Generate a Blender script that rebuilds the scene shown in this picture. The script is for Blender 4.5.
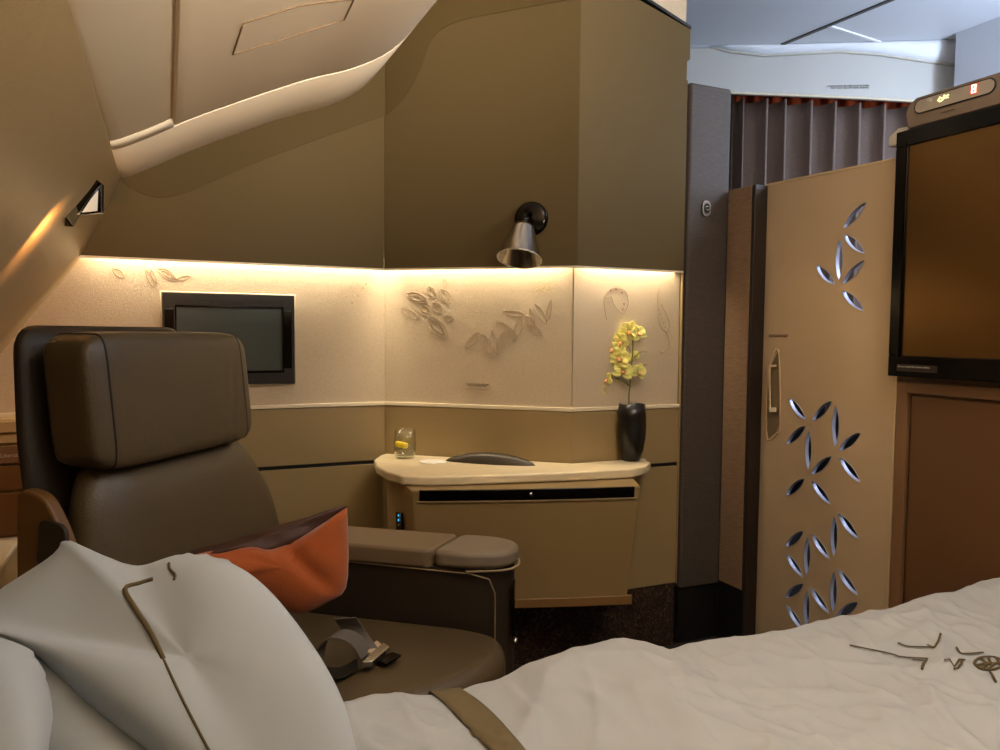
import bpy, bmesh, math, random
from math import sin, cos, pi, radians, sqrt
from mathutils import Vector, Matrix, noise
C = bpy.context.scene.collection
SC = bpy.context.scene
for o in list(bpy.data.objects): bpy.data.objects.remove(o)

# ------------------------------------------------------------------ camera
EYE = Vector((0, 0, 1.12)); FPX = 750.0
_yaw, _pit, _rol = radians(24), radians(3.18), radians(.49)
FW = Vector((sin(_yaw)*cos(_pit), cos(_yaw)*cos(_pit), -sin(_pit)))
_r0 = Vector((cos(_yaw), -sin(_yaw), 0)); _u0 = _r0.cross(FW)
RT = cos(_rol)*_r0 + sin(_rol)*_u0; UP = -sin(_rol)*_r0 + cos(_rol)*_u0
cd = bpy.data.cameras.new('camera'); cam = bpy.data.objects.new('camera', cd); C.objects.link(cam)
cd.sensor_width = 36; cd.lens = 36*FPX/1000; cd.clip_start = .02
m = Matrix.Identity(4)
for i in range(3): m[i][0] = RT[i]; m[i][1] = UP[i]; m[i][2] = -FW[i]; m[i][3] = EYE[i]
cam.matrix_world = m
SC.camera = cam
# ------------------------------------------------------------------ world, exposure, large lights
SC.view_settings.view_transform = 'Standard'; SC.view_settings.look = 'None'
SC.view_settings.gamma = 1; SC.view_settings.use_curve_mapping = False
SC.view_settings.exposure = 0.86
w = bpy.data.worlds.new('world'); SC.world = w; w.use_nodes = True
w.node_tree.nodes['Background'].inputs[0].default_value = (.8, .82, .9, 1)
w.node_tree.nodes['Background'].inputs[1].default_value = .05

def area(name, loc, to, sx, sy, watts, col, spread=180):
    l = bpy.data.lights.new(name, 'AREA'); l.shape = 'RECTANGLE'; l.size = sx; l.size_y = sy
    l.energy = watts; l.color = col; l.spread = radians(spread)
    o = bpy.data.objects.new(name, l); C.objects.link(o); o.location = loc
    d = (Vector(to)-Vector(loc)); o.rotation_euler = d.to_track_quat('-Z', 'Y').to_euler()
    return o
def spot(name, loc, to, ang, watts, col, blend=.6, rad=.03):
    l = bpy.data.lights.new(name, 'SPOT'); l.spot_size = radians(ang); l.spot_blend = blend
    l.energy = watts; l.color = col; l.shadow_soft_size = rad
    o = bpy.data.objects.new(name, l); C.objects.link(o); o.location = loc
    d = (Vector(to)-Vector(loc)); o.rotation_euler = d.to_track_quat('-Z', 'Y').to_euler()
    return o
WARM = (1, .72, .42); NEUT = (1, .96, .91); COOL = (.62, .76, 1)
area('ceiling_panel_light', (1.15, .1, 2.47), (1.15, .1, 0), .5, 1.2, 13, NEUT)
area('aisle_ceiling_light', (2.75, .9, 2.44), (2.75, 1.7, .6), .5, 1.0, 16, (.86, .91, 1))
area('aisle_cove_light', (3.15, 1.0, 1.95), (2.9, 2.2, 2.6), .2, 1.2, 16, COOL)
spot('door_downlight', (.95, .85, 2.45), (1.9, 1.82, 1.12), 47, 155, (1, .88, .76), 1.0, .05)
area('locker_fill_light', (.8, -1.04, 1.3), (.42, .6, 2.02), 1.2, .12, 20, (1, .86, .70), 50)  # unseen fill added to warm the overhead locker; no wall fixture there

# ------------------------------------------------------------------ helpers
def ray(x, y): return FW*FPX + RT*(x-500) - UP*(y-375)
def onplane(x, y, n, d):
    n = Vector(n); v = ray(x, y); return EYE + v*((d - n.dot(EYE))/n.dot(v))
def PX(x, y, d): return onplane(x, y, (1, 0, 0), d)
def PY(x, y, d): return onplane(x, y, (0, 1, 0), d)
def PZ(x, y, d): return onplane(x, y, (0, 0, 1), d)
def DD(x, y, d): return EYE + ray(x, y)*(d/FPX)

def s2l(c):
    c = c/255; return c/12.92 if c <= .04045 else ((c+.055)/1.055)**2.4
def rgb(r, g, b): return (s2l(r), s2l(g), s2l(b), 1)
MATS = {}
def mat(name, col, rough=.5, metal=0, bump=0, bscale=200, stretch=(1, 1, 1), var=0, vscale=3, emit=None, estr=0, ior=1.45,
        trans=0, alpha=1, sheen=0, coat=0, detail=4):
    mt = bpy.data.materials.new(name); mt.use_nodes = True; MATS[name] = mt
    nt = mt.node_tree; N = nt.nodes; L = nt.links; b = N['Principled BSDF']
    b.inputs['Base Color'].default_value = col; b.inputs['Roughness'].default_value = rough
    b.inputs['Metallic'].default_value = metal; b.inputs['IOR'].default_value = ior
    b.inputs['Transmission Weight'].default_value = trans
    b.inputs['Sheen Weight'].default_value = sheen; b.inputs['Coat Weight'].default_value = coat
    if emit: b.inputs['Emission Color'].default_value = emit; b.inputs['Emission Strength'].default_value = estr
    tc = N.new('ShaderNodeTexCoord'); mp = N.new('ShaderNodeMapping'); L.new(tc.outputs['Object'], mp.inputs[0])
    mp.inputs['Scale'].default_value = stretch
    if bump:
        n = N.new('ShaderNodeTexNoise'); n.inputs['Scale'].default_value = bscale; n.inputs['Detail'].default_value = detail
        L.new(mp.outputs[0], n.inputs['Vector'])
        bp = N.new('ShaderNodeBump'); bp.inputs['Strength'].default_value = bump; bp.inputs['Distance'].default_value = .002
        L.new(n.outputs['Fac'], bp.inputs['Height']); L.new(bp.outputs[0], b.inputs['Normal'])
    if var:
        n2 = N.new('ShaderNodeTexNoise'); n2.inputs['Scale'].default_value = vscale; n2.inputs['Detail'].default_value = 6
        L.new(mp.outputs[0], n2.inputs['Vector'])
        mr = N.new('ShaderNodeMapRange'); mr.inputs[1].default_value = .3; mr.inputs[2].default_value = .7
        mr.inputs[3].default_value = 1-var; mr.inputs[4].default_value = 1+var
        L.new(n2.outputs['Fac'], mr.inputs[0])
        mx = N.new('ShaderNodeVectorMath'); mx.operation = 'SCALE'; mx.inputs[0].default_value = col[:3]
        L.new(mr.outputs[0], mx.inputs['Scale']); L.new(mx.outputs[0], b.inputs['Base Color'])
    return mt

M_fab = mat('cream_fabric', rgb(192, 174, 146), .85, bump=.6, bscale=260, stretch=(1, 1, 2.5), var=.07, vscale=120)
M_tan = mat('tan_leatherette', rgb(150, 128, 88), .45, bump=.15, bscale=500, var=.02)
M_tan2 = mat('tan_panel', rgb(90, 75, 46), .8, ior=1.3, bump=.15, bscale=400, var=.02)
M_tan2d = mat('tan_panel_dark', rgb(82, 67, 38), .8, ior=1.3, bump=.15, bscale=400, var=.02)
M_trim = mat('cream_trim', rgb(222, 208, 178), .4)
M_bin = mat('bin_plastic', rgb(238, 218, 188), .45, bump=.1, bscale=500)
M_bin2 = mat('bin_plastic_grey', rgb(232, 216, 188), .45)
M_groove = mat('groove_brown', rgb(120, 96, 66), .7)
M_fus = mat('sidewall_leather', rgb(172, 146, 100), .42, bump=.5, bscale=90, var=.03, vscale=20)
M_black = mat('black_gloss', rgb(8, 7, 7), .15, ior=1.3)
M_blackm = mat('black_matt', rgb(18, 16, 14), .5)
M_chrome = mat('dark_chrome', rgb(150, 145, 140), .18, 1)
M_chromed = mat('black_chrome', rgb(46, 42, 38), .2, 1)
M_stone = mat('desk_laminate', rgb(226, 208, 170), .3, bump=.05, bscale=60, var=.07, vscale=6, stretch=(1, 8, 8))
M_desk = mat('desk_leather', rgb(140, 116, 76), .42, bump=.2, bscale=350, var=.02)
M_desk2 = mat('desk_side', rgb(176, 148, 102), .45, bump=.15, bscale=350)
M_wood = mat('grey_woven_veneer', rgb(74, 64, 56), .55, bump=.8, bscale=60, stretch=(1, 1, 14), var=.28, vscale=40)
M_woodb = mat('brown_woven_veneer', rgb(132, 106, 82), .5, bump=.8, bscale=60, stretch=(1, 1, 14), var=.25, vscale=40)
M_dark = mat('dark_edge', rgb(38, 28, 22), .45)
M_door = mat('bronze_door', rgb(190, 166, 134), .42, .2, bump=.08, bscale=600, var=.015)
M_dooredge = mat('door_edge', rgb(214, 190, 150), .35, .3)
M_liner = mat('petal_chrome', rgb(176, 180, 200), .35, .4)
M_cab = mat('cabinet_brown', rgb(98, 68, 42), .42, bump=.1, bscale=400)
M_cabt = mat('cabinet_trim', rgb(120, 88, 60), .4)
M_scr = mat('tv_glass', rgb(112, 84, 48), .25, .85)
M_scr2 = mat('monitor_glass', rgb(78, 84, 80), .3, .3)
M_seat = mat('seat_leather', rgb(80, 66, 44), .42, bump=.35, bscale=260, var=.04, vscale=8)
M_seatd = mat('seat_leather_dark', rgb(46, 37, 27), .5, bump=.3, bscale=260)
M_seatl = mat('armrest_leather', rgb(118, 98, 74), .45, bump=.25, bscale=260)
M_pipe = mat('seat_piping', rgb(150, 130, 100), .5)
M_brown = mat('brown_leather', rgb(110, 74, 34), .5, bump=.2, bscale=200)
M_orange = mat('orange_fabric', rgb(160, 76, 20), .9, bump=.5, bscale=400, var=.05, vscale=30, sheen=.3)
M_cbrown = mat('brown_satin', rgb(64, 36, 22), .6, bump=.4, bscale=100, stretch=(1, 12, 1))
M_belt = mat('belt_webbing', rgb(98, 92, 84), .8, bump=.5, bscale=300)
M_steel = mat('steel', rgb(200, 198, 192), .25, 1)
M_white = mat('white_linen', rgb(174, 176, 176), .9, bump=.12, bscale=500, var=.02, vscale=6, sheen=.2)
M_white2 = mat('white_pillowcase', rgb(170, 175, 177), .9, bump=.06, bscale=700, var=.015, vscale=6, sheen=.2)
M_strap = mat('strap_satin', rgb(108, 94, 66), .5, bump=.3, bscale=200)
M_emb = mat('embroidery_brown', rgb(92, 76, 46), .8)
M_emb2 = mat('embroidery_taupe', rgb(160, 138, 108), .8)
M_embr = mat('embroidery_red', rgb(150, 70, 40), .8)
M_vase = mat('vase_black', rgb(20, 18, 16), .3, coat=.2)
M_glass = mat('clear_glass', (1, 1, 1, 1), .0, trans=1, ior=1.18)
M_water = mat('water', (1, 1, 1, 1), 0, trans=1, ior=1.2)
for M_, tint, f0, rg in ((M_glass, (.97, .98, .96, 1), 1.5, .02), (M_water, (.95, .97, .94, 1), 1.33, .0)):
    nt = M_.node_tree; N = nt.nodes; L = nt.links
    tr = N.new('ShaderNodeBsdfTransparent'); tr.inputs[0].default_value = tint
    gb = N.new('ShaderNodeBsdfGlossy'); gb.inputs['Roughness'].default_value = rg
    lw = N.new('ShaderNodeLayerWeight'); lw.inputs[0].default_value = .5
    pw = N.new('ShaderNodeMath'); pw.operation = 'POWER'; pw.inputs[1].default_value = 4; L.new(lw.outputs['Facing'], pw.inputs[0])
    fr_ = N.new('ShaderNodeMath'); fr_.operation = 'MULTIPLY_ADD'; fr_.inputs[1].default_value = .9; fr_.inputs[2].default_value = .05; L.new(pw.outputs[0], fr_.inputs[0])
    mx = N.new('ShaderNodeMixShader'); L.new(fr_.outputs[0], mx.inputs[0]); L.new(tr.outputs[0], mx.inputs[1]); L.new(gb.outputs[0], mx.inputs[2])
    L.new(mx.outputs[0], N['Material Output'].inputs['Surface'])
M_lemon = mat('lemon_yellow', rgb(250, 214, 40), .4, emit=rgb(240, 190, 20), estr=0)
M_paper = mat('white_paper', rgb(235, 228, 212), .8)
M_petal = mat('orchid_petal', rgb(250, 242, 140), .6, var=.12, vscale=40, sheen=.2)
M_petal.node_tree.nodes['Principled BSDF'].inputs['Subsurface Weight'].default_value = .15
M_lip = mat('orchid_lip', rgb(222, 160, 100), .6)
M_stem = mat('orchid_stem', rgb(92, 104, 40), .55)
M_ceil = mat('ceiling_white', rgb(226, 228, 232), .5)
M_fascia = mat('fascia_white', rgb(186, 184, 178), .5)
M_curt = mat('curtain_grey', rgb(128, 112, 104), .85, bump=.9, bscale=70, stretch=(1, 1, 8), var=.12, vscale=50)
M_curto = mat('curtain_orange', rgb(206, 84, 30), .85, bump=.4, bscale=200)
M_sign = mat('sign_plastic', rgb(112, 96, 80), .45, bump=.05)
M_pill = mat('sign_window', rgb(150, 138, 124), .3)
M_red = mat('sign_red', rgb(220, 60, 30), .4, emit=rgb(255, 110, 70), estr=.9)
M_glowy = mat('sign_yellow', rgb(230, 220, 150), .4, emit=rgb(255, 245, 170), estr=.8)
M_glow = mat('lamp_glow', (1, .9, .7, 1), .4, emit=(1, .8, .5, 1), estr=6)
M_blue = mat('button_blue', rgb(60, 150, 200), .4, emit=rgb(60, 170, 230), estr=1.0)
M_txt = mat('print_dark', rgb(60, 46, 34), .6)
M_txtw = mat('print_light', rgb(190, 180, 165), .6)
M_led = mat('led_diffuser', (1, .86, .6, 1), .4, emit=(1, .86, .62, 1), estr=5)
M_cush = mat('dark_carpet', rgb(34, 26, 20), .95, bump=.9, bscale=300, var=.3, vscale=50)
# dark speckled marble-look laminate
M_marb = mat('dark_speckled', rgb(26, 19, 15), .35)
nt = M_marb.node_tree; N = nt.nodes; L = nt.links; b = N['Principled BSDF']
tc = N.new('ShaderNodeTexCoord'); nz = N.new('ShaderNodeTexNoise'); nz.inputs['Scale'].default_value = 75; nz.inputs['Detail'].default_value = 9
nz.inputs['Roughness'].default_value = .75; nz.inputs['Distortion'].default_value = 1.6
cr = N.new('ShaderNodeValToRGB'); cr.color_ramp.elements[0].position = .50; cr.color_ramp.elements[0].color = rgb(30, 21, 16)
cr.color_ramp.elements[1].position = .74; cr.color_ramp.elements[1].color = rgb(150, 124, 100)
L.new(tc.outputs['Object'], nz.inputs['Vector']); L.new(nz.outputs['Fac'], cr.inputs[0]); L.new(cr.outputs[0], b.inputs['Base Color'])

def mesh(name, vs, fs, mt, parent=None, smooth=False, bevel=0, seg=2, sub=0, solid=0):
    me = bpy.data.meshes.new(name); me.from_pydata([tuple(v) for v in vs], [], fs); me.materials.append(mt)
    me.update()
    bm = bmesh.new(); bm.from_mesh(me); bmesh.ops.recalc_face_normals(bm, faces=bm.faces); bm.to_mesh(me); bm.free()
    return fin(name, me, parent, smooth, bevel, seg, sub, solid)
def fin(name, me, parent, smooth=False, bevel=0, seg=2, sub=0, solid=0):
    o = bpy.data.objects.new(name, me); C.objects.link(o)
    if parent: o.parent = parent
    if smooth or sub:
        for p in me.polygons: p.use_smooth = True
    if solid:
        md = o.modifiers.new('solid', 'SOLIDIFY'); md.thickness = solid; md.offset = 0
    if bevel:
        md = o.modifiers.new('bevel', 'BEVEL'); md.width = bevel; md.segments = seg; md.limit_method = 'ANGLE'; md.angle_limit = radians(35)
        for p in me.polygons: p.use_smooth = True
        try: md.harden_normals = True
        except Exception: pass
    if sub:
        md = o.modifiers.new('sub', 'SUBSURF'); md.levels = sub; md.render_levels = sub
    return o
def tag(o, label, cat, group=None, kind=None):
    o['label'] = label; o['category'] = cat
    if group: o['group'] = group
    if kind: o['kind'] = kind
    return o
def struct(o, label=None):
    o['kind'] = 'structure'
    if label: o['label'] = label
    return o
def thing(name, label, cat, loc=(0, 0, 0), rz=0, group=None):
    o = bpy.data.objects.new(name, None); C.objects.link(o); o.location = loc; o.rotation_euler = (0, 0, rz)
    o.empty_display_size = .05
    return tag(o, label, cat, group)
def local(par, v):   # world point -> parent's own frame (empties with loc + z rotation)
    return Matrix.Rotation(-par.rotation_euler.z, 3, 'Z') @ (Vector(v) - par.location)
def box(name, a, b, mt, parent=None, bevel=0, seg=2):
    x0, y0, z0 = a; x1, y1, z1 = b
    vs = [(x, y, z) for x in (x0, x1) for y in (y0, y1) for z in (z0, z1)]
    fs = [(0, 1, 3, 2), (4, 6, 7, 5), (0, 4, 5, 1), (2, 3, 7, 6), (0, 2, 6, 4), (1, 5, 7, 3)]
    return mesh(name, vs, fs, mt, parent, bevel=bevel, seg=seg)
def boxes(name, lst, mt, parent=None, bevel=0, fr=None):
    vs = []; fs = []
    for a, b in lst:
        k = len(vs)
        vs += [Vector((x, y, z)) for x in (a[0], b[0]) for y in (a[1], b[1]) for z in (a[2], b[2])]
        fs += [tuple(k+i for i in f) for f in [(0, 1, 3, 2), (4, 6, 7, 5), (0, 4, 5, 1), (2, 3, 7, 6), (0, 2, 6, 4), (1, 5, 7, 3)]]
    if fr: vs = [fr(v) for v in vs]
    return mesh(name, vs, fs, mt, parent, bevel=bevel)
def prism(name, pts, off, mt, parent=None, bevel=0, seg=2, sub=0, smooth=False):
    """closed 3-D polygon extruded by vector off"""
    n = len(pts); off = Vector(off)
    vs = [Vector(p) for p in pts] + [Vector(p)+off for p in pts]
    fs = [tuple(range(n)), tuple(range(2*n-1, n-1, -1))] + [(i, (i+1) % n, n+(i+1) % n, n+i) for i in range(n)]
    return mesh(name, vs, fs, mt, parent, bevel=bevel, seg=seg, sub=sub, smooth=smooth)
def lathe(name, prof, mt, parent=None, n=32, fr=None, smooth=True, cap=False, solid=0):
    vs = []; fs = []
    for r, z in prof:
        for i in range(n):
            a = 2*pi*i/n; vs.append(Vector((r*cos(a), r*sin(a), z)))
    for j in range(len(prof)-1):
        for i in range(n): fs.append((j*n+i, j*n+(i+1) % n, (j+1)*n+(i+1) % n, (j+1)*n+i))
    if cap:
        fs.append(tuple(range(n))); k = (len(prof)-1)*n; fs.append(tuple(range(k+n-1, k-1, -1)))
    if fr: vs = [fr @ v for v in vs]
    return mesh(name, vs, fs, mt, parent, smooth=smooth, solid=solid)
def smoothpath(pts, k=6, closed=False):
    pts = [Vector(p) for p in pts]; out = []; n = len(pts)
    rng = n if closed else n-1
    for i in range(rng):
        p1, p2 = pts[i], pts[(i+1) % n]
        p0 = pts[(i-1) % n] if (closed or i > 0) else p1*2-p2
        p3 = pts[(i+2) % n] if (closed or i+2 < n) else p2*2-p1
        for j in range(k):
            t = j/k
            out.append(.5*((2*p1)+(p2-p0)*t+(2*p0-5*p1+4*p2-p3)*t*t+(3*p1-p0-3*p2+p3)*t**3))
    if not closed: out.append(pts[-1])
    return out
def tube_geo(pts, r, n=8, closed=False, vs=None, fs=None, flat=1.0, up=None):
    vs = [] if vs is None else vs; fs = [] if fs is None else fs
    k0 = len(vs); m_ = len(pts); pts = [Vector(p) for p in pts]
    ref = Vector(up) if up else Vector((.123, .35, .93)).normalized()
    for i, p in enumerate(pts):
        t = (pts[(i+1) % m_] - pts[i-1]) if (closed or 0 < i < m_-1) else (pts[1]-pts[0] if i == 0 else pts[-1]-pts[-2])
        t.normalize(); a = t.cross(ref)
        if a.length < 1e-4: a = t.cross(Vector((1, 0, 0)))
        a.normalize(); b_ = a.cross(t).normalized()
        rr = r[i] if isinstance(r, (list, tuple)) else r
        for j in range(n):
            an = 2*pi*j/n; vs.append(p + a*cos(an)*rr + b_*sin(an)*rr*flat)
    for i in range(m_ if closed else m_-1):
        for j in range(n):
            a0 = k0+i*n; a1 = k0+((i+1) % m_)*n
            fs.append((a0+j, a0+(j+1) % n, a1+(j+1) % n, a1+j))
    if not closed:
        fs.append(tuple(k0+j for j in range(n-1, -1, -1))); fs.append(tuple(k0+(m_-1)*n+j for j in range(n)))
    return vs, fs
def tube(name, pts, r, mt, parent=None, n=8, closed=False, flat=1.0, up=None):
    vs, fs = tube_geo(pts, r, n, closed, flat=flat, up=up); return mesh(name, vs, fs, mt, parent, smooth=True)
def tubes(name, paths, r, mt, parent=None, n=5, flat=1.0, up=None):
    vs = []; fs = []
    for p in paths: tube_geo(p, r, n, False, vs, fs, flat, up)
    return mesh(name, vs, fs, mt, parent, smooth=True)
def text(name, body, size, O, ex, ey, mt, parent=None, align='LEFT', sp=1.0, bold=0):
    cu = bpy.data.curves.new(name, 'FONT'); cu.body = body; cu.size = size; cu.align_x = align; cu.extrude = .0004; cu.space_line = sp; cu.offset = bold
    to = bpy.data.objects.new(name, cu); C.objects.link(to)
    dg = bpy.context.evaluated_depsgraph_get(); me = bpy.data.meshes.new_from_object(to.evaluated_get(dg))
    bpy.data.objects.remove(to)
    ex = Vector(ex).normalized(); ey = Vector(ey).normalized(); ez = ex.cross(ey); O = Vector(O)
    for v in me.vertices: v.co = O + ex*v.co.x + ey*v.co.y + ez*v.co.z
    me.materials.clear(); me.materials.append(mt)
    return fin(name, me, parent)
def pillow(name, outline, normal, h, mt, parent=None, rings=14, wr=None, center=None, k=6, back=None, power=.5, relax=0):
    """closed soft cushion: outline (3-D, star shaped about its centre), inflated along normal both ways"""
    o = smoothpath(outline, k, True) if k > 1 else [Vector(p) for p in outline]
    n = len(o); c = Vector(center) if center else sum(o, Vector())/n; nr = Vector(normal).normalized()
    vs = []; fs = []; back = h if back is None else back
    for side, hh in ((1, h), (-1, back)):
        for j in range(rings+1):
            t = j/rings; t = 1-(1-t)**1.5
            for i in range(n):
                p = c + (o[i]-c)*t; z = hh*max(0, 1-t**2.6)**power
                q = p + nr*z*side
                if wr: q += nr*wr(q)*side*(1-t**6)
                vs.append(q)
    R1 = (rings+1)*n
    for s in (0, 1):
        for j in range(rings):
            for i in range(n):
                a = s*R1+j*n+i; b_ = s*R1+j*n+(i+1) % n
                fs.append((a, b_, b_+n, a+n) if j else (a, b_+n, a+n) if False else (a, b_, b_+n, a+n))
    me_o = mesh(name, vs, fs, mt, parent, smooth=True)
    bm = bmesh.new(); bm.from_mesh(me_o.data); bmesh.ops.remove_doubles(bm, verts=bm.verts, dist=.0004)
    bmesh.ops.dissolve_degenerate(bm, edges=bm.edges, dist=.0001); bmesh.ops.recalc_face_normals(bm, faces=bm.faces)
    if relax:
        rim = [v for v in bm.verts if abs((v.co-c).dot(nr)) > .25*h]
        for _ in range(relax): bmesh.ops.smooth_vert(bm, verts=rim, factor=.5, use_axis_x=True, use_axis_y=True, use_axis_z=True)
    for f in bm.faces: f.smooth = True
    bm.to_mesh(me_o.data); bm.free()
    return me_o

# ------------------------------------------------------------------ structure
A = Vector((.707, 2.59, 0)); B = Vector((1.227, 2.17, 0)); YR = 2.168
nd = Vector((-(B-A).y, (B-A).x, 0)).normalized(); dd = nd.dot(A)      # diagonal wall, nd points away from the camera
def PD(x, y, off=0): return onplane(x, y, nd, dd-off)
Z1, Z0 = 1.338, .871
struct(box('floor', (-1.2, -1.2, -.05), (5.2, 5.2, 0), M_cush))
struct(box('ceiling', (-.9, -1.2, 2.5), (5.2, 5.2, 2.56), M_ceil))
cl = bpy.data.objects['ceiling']
# seams and edge lines on the cabin ceiling
def seg(name, p, q, wdt, z, mt, par, th=.006):
    d = (q-p).normalized(); s = Vector((-d.y, d.x, 0))*wdt/2
    return prism(name, [p+s, q+s, q-s, p-s], (0, 0, -th), mt, par)
M_seam = mat('ceiling_seam', rgb(96, 92, 88), .6); M_seamw = mat('ceiling_bead', rgb(245, 246, 250), .4)
for a_, b_, wd, mt_ in (((765, 51), (897, -3), .017, M_seam), ((912, 56), (1010, 21), .014, M_seam), ((828, 25), (915, 53), .014, M_seamw)):
    seg('panel_joint', PZ(*a_, 2.5), PZ(*b_, 2.5), wd, 2.5, mt_, cl)
def wallstrip(name, pts, z0, z1, off, th, mt, par=None, bevel=.0015):
    """vertical wall along plan points, room side shifted toward the camera by off, th thick"""
    pts = [Vector((p[0], p[1], 0)) for p in pts]; n = len(pts); ns = []
    for i in range(n):
        a = (pts[i]-pts[i-1]).normalized() if i else (pts[1]-pts[0]).normalized()
        b_ = (pts[i+1]-pts[i]).normalized() if i < n-1 else a
        na = Vector((a.y, -a.x, 0)); nb = Vector((b_.y, -b_.x, 0)); m_ = (na+nb).normalized(); ns.append(m_/max(.3, m_.dot(na)))
    f = [p+ns[i]*off for i, p in enumerate(pts)]; bk = [p+ns[i]*(off-th) for i, p in enumerate(pts)]
    vs = []
    for q in (f, bk):
        for z in (z0, z1):
            for p in q: vs.append(p+Vector((0, 0, z)))
    fs = []
    for i in range(n-1):
        fs += [(i, i+1, n+i+1, n+i), (2*n+i+1, 2*n+i, 3*n+i, 3*n+i+1), (n+i, n+i+1, 3*n+i+1, 3*n+i), (i+1, i, 2*n+i, 2*n+i+1)]
    fs += [(0, n, 3*n, 2*n), (n-1, 3*n-1, 4*n-1, 2*n-1)]
    return mesh(name, vs, fs, mt, par, bevel=bevel)
WP = [(-.95, 2.59), (A.x, A.y), (B.x, B.y), (1.66, YR)]
wb = struct(wallstrip('wall_back', WP, 0, 2.5, -.002, .08, M_fab))
SEG = [((-.95, 2.59), (A.x, A.y)), ((A.x, A.y), (B.x, B.y)), ((B.x, B.y), (1.652, YR))]
g = .0012
for i, (p, q) in enumerate(SEG):
    p = Vector((*p, 0)); q = Vector((*q, 0)); d = (q-p).normalized(); s = d*.0015
    p2 = p+s if i else p; q2 = q-s
    wallstrip('fabric_panel', [p2[:2], q2[:2]], Z0, Z1+.12, .003, .006, M_fab, wb, 0)
wallstrip('ledge_trim', WP, Z0-.008, Z0+.004, .010, .012, M_trim, wb)
wallstrip('middle_panel', WP, .668, Z0-.010, .006, .010, M_tan, wb)
wallstrip('lower_panel', WP, .232, .655, .006, .010, M_tan, wb)
wallstrip('panel_gap', WP, .655, .668, .001, .006, M_blackm, wb)
wallstrip('plinth', WP, 0, .232, -.0, .01, M_marb, wb)
# upper panels, 45 mm proud, hiding the light strips
OFF = .045
def offp(i, p, o=OFF):
    return p
UPS = []
def inter_off(o):
    a0 = Vector((-.95, 2.59-o)); n1 = Vector((-nd.x, -nd.y))
    c = dd-o      # diagonal plane nd.p = dd-o
    xa = (c - nd.y*(2.59-o))/nd.x; xb = (c - nd.y*(YR-o))/nd.x
    return Vector((xa, 2.59-o, 0)), Vector((xb, YR-o, 0))
Ao, Bo = inter_off(OFF)
for nm, p, q, mt_ in (('upper_panel', Vector((-.95, 2.59-OFF, 0)), Ao, M_tan2), ('upper_panel', Ao, Bo, M_tan2), ('upper_panel', Bo, Vector((1.632, YR-OFF, 0)), M_tan2)):
    d = (q-p).normalized(); s = d*.0002
    if q.x > 1.5:
        # right panel: sloping top edge with a small notch
        t0 = PY(640, 0, YR-OFF); t1 = PY(690, 29, YR-OFF); n0 = PY(690, 62, YR-OFF); 
        pts = [p+s+Vector((0, 0, Z1)), q+Vector((0, 0, Z1)), Vector((q.x, q.y, n0.z)), Vector((q.x+.012, q.y, n0.z+.01)), Vector((q.x+.012, q.y, t1.z)), Vector((t0.x, q.y, t0.z)), p+s+Vector((0, 0, 2.38))]
        prism('upper_panel', pts, (0, .012, 0), M_tan2, wb, bevel=.002)
        prism('upper_trim', [Vector((q.x+.012, q.y-.002, t1.z)), Vector((t0.x-.3, q.y-.002, t0.z+.115)), Vector((t0.x-.3, q.y-.002, t0.z+.125)), Vector((q.x+.012, q.y-.002, t1.z+.01))], (0, .06, 0), M_blackm, wb)
    else:
        prism('upper_panel', [p+s+Vector((0, 0, Z1)), q-s+Vector((0, 0, Z1)), q-s+Vector((0, 0, 2.5)), p+s+Vector((0, 0, 2.5))], d.cross(Vector((0, 0, -1)))*-.012 if False else (Vector((-d.y, d.x, 0))*.012), mt_, wb)
# bright lip under the upper panels
wallstrip('panel_lip', [(-.95, 2.59), (A.x, A.y), (B.x, B.y), (1.632, YR)], Z1-.004, Z1+.002, OFF+.003, .012, M_trim, wb, 0)
box('end_return', (1.657, YR-.012, .232), (1.661, YR+.002, 1.99), M_tan, wb)
box('end_return', (1.628, YR-OFF+.012, Z1), (1.645, YR+.002, 1.99), M_tan2, wb)
# thin darker sheet laid on the upper wall, its edge echoing the locker's profile
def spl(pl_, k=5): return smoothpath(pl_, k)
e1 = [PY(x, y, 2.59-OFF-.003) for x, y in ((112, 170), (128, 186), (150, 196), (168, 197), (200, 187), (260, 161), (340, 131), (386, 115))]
e1 = spl(e1); prism('contour_panel', e1+[PY(386, 30, 2.59-OFF-.003), PY(120, 100, 2.59-OFF-.003)], (0, .003, 0), M_tan2d, wb)
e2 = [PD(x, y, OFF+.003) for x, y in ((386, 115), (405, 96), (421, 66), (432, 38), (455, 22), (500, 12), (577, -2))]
e2 = spl(e2); prism('contour_panel', e2+[PD(577, -60, OFF+.003), PD(386, -60, OFF+.003)], nd*.003, M_tan2d, wb)

# light strips in the cove
for i, (p, q) in enumerate([(Vector((-.42, 2.59, 0)), Vector((.70, 2.59, 0))), (A, B), (B, Vector((1.65, YR, 0)))]):
    d = (q-p).normalized(); nin = Vector((d.y, -d.x, 0)); mid = (p+q)/2+nin*.022; L_ = (q-p).length-.03
    nm = ['behind the swivel seat', 'above the desk', 'over the orchid'][i]
    t = thing('light_strip', 'warm glowing light strip tucked under the wall panel '+nm, 'light strip', (mid.x, mid.y, Z1+.05), 0, 'cove light strips')
    R3 = Matrix(((d.x, -d.y, 0), (d.y, d.x, 0), (0, 0, 1)))
    boxes('diffuser', [((-L_/2, -.012, -.006), (L_/2, .012, 0))], M_led, t, fr=lambda v, R3=R3: R3 @ v)
    boxes('channel', [((-L_/2, -.016, .0), (L_/2, .016, .006))], M_trim, t, fr=lambda v, R3=R3: R3 @ v)
    a = area('light_strip_lamp', (mid.x, mid.y, Z1+.04), (mid.x, mid.y, 0), L_, .02, 2.6*L_, (1, .85, .62)); a.rotation_euler = (0, 0, math.atan2(d.y, d.x))

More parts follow.
